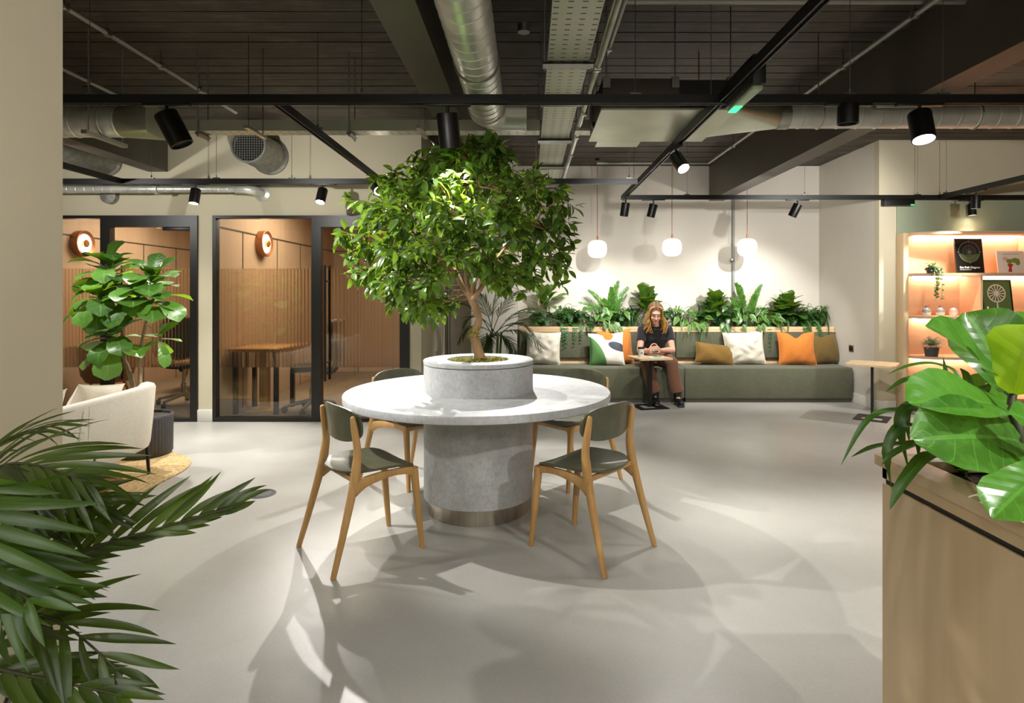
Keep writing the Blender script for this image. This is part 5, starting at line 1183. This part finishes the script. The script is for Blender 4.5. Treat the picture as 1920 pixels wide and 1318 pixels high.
for k in range(7):
    x, y = ((-40, 1260), (-60, 1330), (-90, 960), (-60, 1240), (20, 1300), (-80, 1100), (-90, 940))[k]; e = at(x, y, (1.28, 1.25, 1.3, 1.2, 1.36, 1.32, 1.45)[k]); st.tube(bez(V((-1.12 + .03*math.cos(k), 1.2 + .03*math.sin(k), .30)), V((-1.14, 1.22, e.z * .7)), e, 6), .007, 7)
st.build('stalk', 'darkstem', t, ang=0); o = fo.build('foliage', 'palm', t, ang=0); o = fb.build('foliage', leafm('palm_leaf_bright', '#243f0c', '#3d5c18', .38, .25), t, ang=0)

# planter at right
t = thing('planter_box', 'pale timber planter box in the lower right corner with a dark groove', 'planter', (1.24, 1.0, 0))
X0, Y1 = .985, 1.66
MB().box(X0, 1.50, .3, Y1, 0, .822).build('lower_panel', 'plyv', t, sm=False); MB().box(X0 + .006, 1.494, .31, Y1 - .006, .822, .837).build('groove', 'black', t, sm=False)
mb = MB(); mb.box(X0, X0 + .02, .3, Y1, .837, .871); mb.box(X0, 1.5, Y1 - .02, Y1, .837, .871); mb.box(1.48, 1.5, .3, Y1, .837, .871); mb.build('upper_panel', 'plyv', t, sm=False)
mb = MB(); mb.box(.97, 1.055, .3, 1.674, .871, .90, .002); mb.box(1.055, 1.515, 1.59, 1.674, .871, .90, .002); mb.box(1.43, 1.515, .3, 1.59, .871, .90, .002); mb.build('rim', 'ply', t)
mb = MB(); nx, ny = 50, 50; mb.add([(lerp(1.0, 1.48, i/nx), lerp(.3, 1.64, j/ny), .862 + random.uniform(-.006, .010)) for i in range(nx+1) for j in range(ny+1)], [(i*(ny+1)+j, (i+1)*(ny+1)+j, (i+1)*(ny+1)+j+1, i*(ny+1)+j+1) for i in range(nx) for j in range(ny)]); mb.build('soil', 'soil', t)
random.seed(2)
t = thing('fiddle_leaf_fig', 'fig with huge glossy leaves in the lower right planter', 'plant', (1.2, 1.42, .86))
st = MB(); fo = MB(); fl = MB()
sp2 = smooth([V((1.20, 1.42, .86)), at(1922, 880, 1.41), at(1912, 810, 1.42), at(1897, 770, 1.45), at(1900, 735, 1.47), at(1915, 690, 1.48)], 5); st.tube(sp2, [lerp(.013, .008, i / (len(sp2)-1)) for i in range(len(sp2))], 10)
for a_, b_ in (((1899, 745, 1.46), (1885, 735, 1.50)), ((1912, 810, 1.42), (1900, 825, 1.41)), ((1899, 765, 1.45), (1888, 768, 1.45))): st.tube([at(*a_), at(*b_)], [.005, .004], 6)
leaf2(fo, at(1895, 742, 1.50), at(1742, 612, 1.42), .135, (-.55, -.45, .75), .45)
leaf2(fo, at(1900, 735, 1.60), at(1812, 586, 1.66), .19, (-.35, -.9, .35), .5)
leaf2(fo, at(1892, 770, 1.45), at(1709, 752, 1.30), .15, (.05, -.62, .78), .5)
leaf2(fo, at(1912, 828, 1.41), at(1718, 822, 1.25), .175, (.1, -.85, .52), .55)
leaf2(fo, at(1905, 760, 1.75), at(1800, 735, 1.85), .14, (-.2, -.6, .7), .6)
leaf2(fo, at(1912, 700, 1.75), at(1872, 602, 1.8), .13, (-.3, -.85, .4), .5)
leaf2(fo, at(1930, 700, 1.6), at(1935, 590, 1.65), .16, (.1, -.9, .4), .5)
leaf2(fo, at(1930, 850, 1.5), at(1850, 800, 1.6), .15, (-.3, -.5, .8), .7)
leaf2(fo, at(1960, 815, 1.32), at(1893, 772, 1.27), .07, (-.3, -.7, .6), .5)
leaf2(fo, at(1975, 880, 1.22), at(1862, 968, 1.12), .11, (-.3, -.5, .8), .6)
leaf2(fo, at(1935, 760, 1.5), at(1990, 690, 1.4), .16, (.2, -.8, .5), .5)
leaf2(fl, at(1901, 738, 1.40), at(1938, 610, 1.38), .15, (-.75, -.65, .1), .35)
st.build('stem', 'darkstem', t, ang=0); fo.build('foliage', 'fiddlebig', t, ang=0); o = fl.build('backlit_leaf', 'lime', t, ang=0); o['label'] = 'bright lime leaf with backlit glow in its colour'
t = thing('spider_plant', 'strap-leaved plant arching over the near corner of the right planter', 'plant', (1.2, 1.56, .87)); fo = MB()
def strap(pts, W, up=(0, -.3, 1)): ribbon(fo, smooth([at(*p) for p in pts], 5), W, up)
b1 = (1805, 890, 1.58)
for pts, w in (([b1, (1770, 790, 1.56), (1700, 770, 1.5), (1630, 785, 1.46), (1577, 872, 1.44)], .022), ([b1, (1760, 830, 1.5), (1700, 833, 1.45), (1640, 838, 1.42), (1596, 857, 1.4)], .02),
               ([b1, (1765, 770, 1.5), (1710, 762, 1.45), (1686, 800, 1.42), (1704, 885, 1.41)], .034), ([b1, (1740, 815, 1.46), (1690, 800, 1.42), (1662, 850, 1.40), (1672, 920, 1.4)], .028),
               ([b1, (1765, 858, 1.45), (1730, 862, 1.38), (1690, 910, 1.34), (1668, 955, 1.33)], .032), ([b1, (1800, 740, 1.6), (1750, 708, 1.6), (1700, 712, 1.58), (1660, 735, 1.56)], .024),
               ([b1, (1800, 720, 1.62), (1760, 685, 1.65), (1710, 685, 1.65), (1664, 702, 1.65)], .02), ([b1, (1790, 760, 1.6), (1776, 720, 1.62), (1768, 670, 1.63)], .024),
               ([b1, (1815, 760, 1.62), (1812, 710, 1.64), (1800, 690, 1.66)], .03), ([b1, (1780, 800, 1.55), (1735, 740, 1.52), (1700, 770, 1.5), (1705, 830, 1.48)], .028), ([b1, (1830, 770, 1.62), (1850, 720, 1.62), (1842, 690, 1.6)], .03),
               ([b1, (1760, 850, 1.45), (1720, 835, 1.38), (1680, 848, 1.34), (1652, 872, 1.33)], .022), ([b1, (1790, 790, 1.5), (1745, 770, 1.42), (1722, 800, 1.37), (1722, 860, 1.36)], .03)): strap(pts, w)
fo.build('foliage', 'strap', t, ang=0)
t = thing('dracaena', 'small plant with yellow-edged leaves low in the right planter', 'plant', (1.2, 1.3, .87)); fo = MB()
for k, (tx, ty) in enumerate(((1855, 940), (1900, 905), (1885, 950), (1910, 930), (1870, 900), (1930, 960))): leaf2(fo, at(1890 + k*5, 945 + 4*k, 1.22), at(tx, ty - 14, 1.19), .03, (0, -.8, .5), .6, 'lance', 6, 1)
rosette(fo, at(1930, 900, 1.3), 9, .13, .03, .2, 1.3, .6, 'lance'); fo.build('foliage', 'varieg', t, ang=0)

# plants in the long planter behind the bench
random.seed(31)
YP, Z0 = 8.045, .865
G = 'plants in the planter behind the bench'
def wx(px): return (px - CX) / F * YP
def zt(py): return H - (py - CY) / F * YP
def clampmb(mb): mb.v = [(min(x, SX - .02), min(y, BY - .02), z) for x, y, z in mb.v]; return mb
def mk(name, label, px): return thing(name, label, 'plant', (wx(px), YP, Z0), 0, G)
def fiddle_p(px, py, label, n=16, L=.27, W=.19, spread=.9, mat='fiddle'):
    t = mk('fiddle_leaf_fig', label, px); st = MB(); fo = MB(); x = wx(px); top = zt(py)
    for k in range(3):
        e = V((x + random.uniform(-.10, .10), YP + random.uniform(-.07, .02), top - .16 - .05*k)); b_ = V((x + random.uniform(-.05, .05), YP + random.uniform(-.05, .05), Z0)); st.tube(bez(b_, b_.lerp(e, .6) + rv(.02), e, 5), .007, 6)
        rosette(fo, e, n // 2, L, W, .35, 1.4, .45, rise=.10, bias=(0, -.12, .1), nu=6)
    st.build('stem', 'barkgrey', t, ang=0); clampmb(fo).build('foliage', mat, t, ang=0)
def zz_p(px, py, label, tips):
    t = mk('zz_plant', label, px); fo = MB(); x = wx(px)
    for tx, ty in tips:
        e = V((wx(tx), YP + random.uniform(-.12, .05), zt(ty))); b_ = V((x + random.uniform(-.05, .05), YP + random.uniform(-.05, .05), Z0)); mid = b_.lerp(e, .5); mid.z += .12; mid.x = lerp(b_.x, e.x, .3)
        fo.frond(bez(b_, mid, e, 8), 15, .085, .03, 1.0, (random.uniform(-.5, .5), -.8, random.uniform(0, .8)), 'ovate', .3, .3, 4, .009, .2, .35)
    clampmb(fo).build('foliage', 'zz', t, ang=0)
def fern_p(px, label, n=20, L=.36, hang=2, W=.02):
    t = mk('fern', label, px); fo = MB(); x = wx(px)
    for k in range(n):
        a = 2*PI*k/n + random.uniform(-.2, .2); b_ = V((x, YP - .02, Z0)); r = L * random.uniform(.55, .8); up = random.uniform(.22, .40)
        e = b_ + V((r*math.cos(a), -.05 + .35*r*math.sin(a), random.uniform(.05, .24)))
        fo.frond(bez(b_, b_ + V((.35*r*math.cos(a), .2*r*math.sin(a), up)), e, 7), 13, .075, W, 1.2, (0, -.3, 1), 'lance', .3, .1, 3, .004, .2, .1)
    for k in range(hang):
        b_ = V((x + random.uniform(-.12, .12), YP - .05, Z0)); e = V((b_.x + random.uniform(-.06, .06), 7.74, Z0 - random.uniform(.12, .22))); fo.frond(bez(b_, V((b_.x, 7.80, Z0 + .22)), e, 8), 14, .055, W, 1.2, (0, -1, .2), 'lance', .2, .2, 3, .003, .2, .1)
    clampmb(fo).build('foliage', 'fern', t, ang=0)
def strap_p(px, label, n=20, L=.36, hang=2, mat='strap', W=.022):
    t = mk('spider_plant', label, px); fo = MB(); x = wx(px)
    for k in range(n):
        a = random.uniform(0, 2*PI); b_ = V((x + random.uniform(-.04, .04), YP + random.uniform(-.05, .02), Z0)); r = L * random.uniform(.4, 1)
        e = b_ + V((r*math.cos(a), .3*r*math.sin(a) - .05, random.uniform(.02, .30))); ribbon(fo, bez(b_, b_ + V((.4*r*math.cos(a), .1*r*math.sin(a), random.uniform(.25, .5))), e, 8), W, (0, -.3, 1))
    for k in range(hang):
        b_ = V((x + random.uniform(-.1, .1), YP - .05, Z0)); e = V((b_.x + random.uniform(-.08, .08), 7.75, Z0 - random.uniform(.12, .24))); ribbon(fo, bez(b_, V((b_.x, 7.78, Z0 + .3)), e, 9), W * 1.3, (0, -1, .2))
    clampmb(fo).build('foliage', mat, t, ang=0)
def pothos_p(px, label, n=20, mat='varieg'):
    t = mk('pothos', label, px); fo = MB(); x = wx(px)
    for k in range(n):
        b_ = V((x + random.uniform(-.05, .05), YP - .02, Z0)); e = V((x + random.uniform(-.2, .2), random.uniform(7.76, 8.0), Z0 + random.uniform(.08, .30))) 
        fo.tube(bez(b_, V((lerp(b_.x, e.x, .4), YP - .03, e.z + .05)), e, 5), .003, 4); fo.leaf(e, (random.uniform(-.6, .6), -.6, random.uniform(-1, .1)), (0, -1, .6), random.uniform(.10, .16), .075, 'heart', .4, .2, 5, 1)
    for k in range(3):
        e = V((x + random.uniform(-.15, .15), 7.76, Z0 + random.uniform(.05, .09))); fo.leaf(e, (random.uniform(-.3, .3), -.35, -1), (0, -1, .3), random.uniform(.10, .15), .06, 'heart', .1, .2, 5, 1)
    fo.build('foliage', mat, t, ang=0)
fern_p(1015, 'low fern at the left end of the planter, behind the palm', 20, .30, 0)
fiddle_p(1030, 540, 'upright broad-leaved plant in the planter, furthest left', 14, .28, .12)
fern_p(1072, 'dark green fern hanging over the ledge above the left bench cushion', 24, .40, 5, .026)
pothos_p(1112, 'low variegated plant between the hanging fern and the tall feathery stems', 14, 'strap')
zz_p(1150, 527, 'tall plant with feathery upright stems, left of the woman', ((1105, 545), (1085, 567), (1160, 528), (1178, 540), (1130, 562), (1165, 560), (1145, 540)))
pothos_p(1140, 'heart-leaved plant with a yellow shoot in front of the tall feathery stems')
strap_p(1182, 'dark strappy plant just left of the woman', 30, .34, 0)
fiddle_p(1205, 545, 'broad-leaved plant rising directly behind the woman', 20, .27, .20)
strap_p(1268, 'plant with thin arching straps just right of the woman', 26, .38, 1, W=.018)
pothos_p(1290, 'heart-leaved plant between two strappy plants, right of the woman', 14)
strap_p(1312, 'strappy plant with two blades hanging over the bench back', 36, .38, 3)
fiddle_p(1328, 553, 'broad-leaved plant left of the grey wall conduit', 20, .28, .22)
pothos_p(1362, 'bright leafy plant below the grey wall conduit', 14, 'zz')
zz_p(1398, 530, 'tall feathery stems rising beside the grey wall conduit', ((1376, 532), (1388, 536), (1425, 535), (1410, 555), (1370, 560), (1432, 580)))
pothos_p(1420, 'variegated plant with a yellow shoot right of the tall feathery stems', 16)
strap_p(1452, 'dark strappy plant in front of the right-hand broad-leaved plant', 40, .36, 2)
fiddle_p(1480, 556, 'dense dark broad-leaved plant toward the right end of the planter', 30, .27, .19)
fern_p(1500, 'fern hanging low over the ledge near the right end', 18, .36, 3, .024)
strap_p(1535, 'spiky dark plant at the very right end of the planter', 50, .36, 1, W=.02)

strap_p(1052, 'arching green straps between the leftmost broad-leaved plant and the hanging fern', 26, .30, 0)
fern_p(1165, 'fern low between the yellow-shoot plant and the woman', 18, .32, 0)
fern_p(1240, 'fern half hidden by the woman, at her left shoulder', 18, .34, 0)
fern_p(1342, 'fern at the foot of the broad-leaved plant beside the wall conduit', 18, .34, 1)
strap_p(1384, 'green straps at the foot of the wall conduit', 24, .30, 0)
fern_p(1442, 'fern between the yellow-shoot plant and the dense broad-leaved plant', 18, .36, 1)
strap_p(1512, 'long dark straps leaning left from the spiky plant at the right end', 36, .36, 2, W=.02)

# shelf plants
random.seed(8)
x0, y0 = (1748 - CX) / F * 6.5, 6.53
t = thing('trailing_plant', 'small plant trailing down from the upper shelf', 'plant', (x0, y0, 1.568)); MB().lathe([(.0001, 0), (.035, 0), (.045, .06), (.04, .06), (.0001, .055)], (x0, y0, 1.567), 24).build('pot', 'potdark', t)
fo = MB()
for k in range(90): fo.leaf(V((x0, y0, 1.63)) + rv(.04), V((random.uniform(-1, 1), random.uniform(-1, .5), random.uniform(-.2, 1))), (0, -.5, 1), .028, .02, 'ovate', .5, .2, 3)
for k in range(6):
    xx = x0 + random.uniform(-.02, .06); L = random.uniform(.18, .30); P = smooth([(x0, y0, 1.62), (xx, y0 - .07, 1.63), (xx + .01, y0 - .085, 1.55), (xx + random.uniform(-.02, .03), y0 - .085, 1.58 - L)], 5); fo.tube(P, .0015, 4)
    for q in P[6:]: 
        for _ in range(3): fo.leaf(q + rv(.006), (random.uniform(-1, 1), -.4, random.uniform(-1, .2)), (0, -1, .3), .024, .016, 'ovate', .3, .2, 3)
fo.build('foliage', 'fern', t, ang=0)
x0, y0 = (1750 - CX) / F * 6.55, 6.58
t = thing('potted_plant', 'grey-green bushy plant on the shelf below the vases', 'plant', (x0, y0, .652)); MB().lathe([(.0001, 0), (.06, 0), (.075, .10), (.068, .10), (.0001, .09)], (x0, y0, .652), 28).build('pot', 'potdark', t)
fo = MB()
for k in range(60):
    a = random.uniform(0, 6.28); d = V((math.cos(a), math.sin(a) * .7 - .2, random.uniform(-.1, 1))); b_ = V((x0, y0, .76)); e = b_ + d.normalized() * random.uniform(.08, .15); e.y = min(e.y, SY - .05); fo.frond(bez(b_, b_.lerp(e, .5) + V((0, 0, .04)), e, 4), 7, .035, .010, 1.0, (0, -.3, 1), 'lance', .3, .1, 2, .0015)
M['greygreen'] = leafm('grey_green_leaf', '#46563c', '#7c8a68', .6, .1); fo.build('foliage', 'greygreen', t, ang=0)

# ---------------------------------------------------------------- fill spots added at track height to brighten dim areas, without fittings
LZ = TZ - .14
for nm, p, q, e, a in (('fill_near_centre', (.3, .9), (.15, 2.6, 0), 12, 85), ('fill_near_right', (1.9, .6), (1.35, 1.5, .9), 72, 95), ('fill_near_left', (-.9, .4), (-1.0, 1.6, .7), 6, 95), ('fill_tree', (-.9, .9), (-.35, 3.7, 1.65), 65, 34),
                       ('fill_centre_right', (1.5, 3.0), (1.9, 5.2, 0), 110, 95), ('fill_sofa', (-3.94, 4.3), (-3.0, 4.2, .3), 105, 100), ('fill_fig', (-2.2, 4.1), (-3.05, 5.0, 1.35), 110, 60), ('fill_rear', (-.9, -1.5), (0, .5, 0), 30, 120),
                       ('fill_floor_back', (2.2, 5.2), (2.6, 6.6, 0), 75, 100), ('fill_floor_left', (-3.3, 2.2), (-2.2, 3.0, 0), 45, 100), ('fill_left_wall', (.2, 1.2), (-1.48, 1.75, 1.75), 26, 60),
                       ('fill_glass_wall', (-2.3, 4.75), (-2.3, 6.3, 2.3), 36, 130), ('fill_glass_wall_left', (-4.3, 4.75), (-4.4, 6.3, 2.3), 30, 130), ('fill_shelf_wall', (3.6, D1), (5.2, 6.84, 2.6), 110, 75), ('fill_back_wall', (1.08, 4.9), (.8, 8.2, 2.3), 40, 80), ('fill_back_wall_right', (3.4, 5.2), (3.3, 8.2, 1.8), 85, 85)):
    p = (*p, LZ); lamp(nm, p, toward(p, q), e, a, .7, .02, WHITE)
def area(nm, loc, e, sx, sy, col, rot=(0, 0, 0)):
    l = bpy.data.lights.new(nm, 'AREA'); l.shape = 'RECTANGLE'; l.energy = e; l.size = sx; l.size_y = sy; l.color = col; o = bpy.data.objects.new(nm, l); COL.objects.link(o); o.location = loc; o.rotation_euler = rot; return o
for y_ in (-.8, -2.6): area('added_ceiling_fill', (0, y_, 2.95), 80, 8, .3, (1, .97, .92))  # unseen area lights added behind the camera as ambient fill
w = bpy.data.worlds.new('World'); SC.world = w; w.use_nodes = True; w.node_tree.nodes['Background'].inputs[0].default_value = (1, .95, .85, 1); w.node_tree.nodes['Background'].inputs[1].default_value = .05
cam = bpy.data.cameras.new('Camera'); co = bpy.data.objects.new('Camera', cam); COL.objects.link(co); SC.camera = co
cam.sensor_width = 36; cam.lens = F / 1920 * 36; cam.shift_x = -(CX - 960) / 1920; cam.shift_y = -(659 - CY) / 1920; cam.clip_start = .05
co.location = (0, 0, H); co.rotation_euler = (math.radians(90), 0, 0)
SC.view_settings.view_transform = 'Standard'; SC.view_settings.look = 'None'; SC.view_settings.gamma = 1; SC.view_settings.exposure = 0.62
SC.cycles.use_denoising = True; SC.cycles.max_bounces = 10; SC.cycles.transparent_max_bounces = 12; SC.cycles.sample_clamp_indirect = 6; SC.cycles.caustics_refractive = False; SC.cycles.caustics_reflective = False
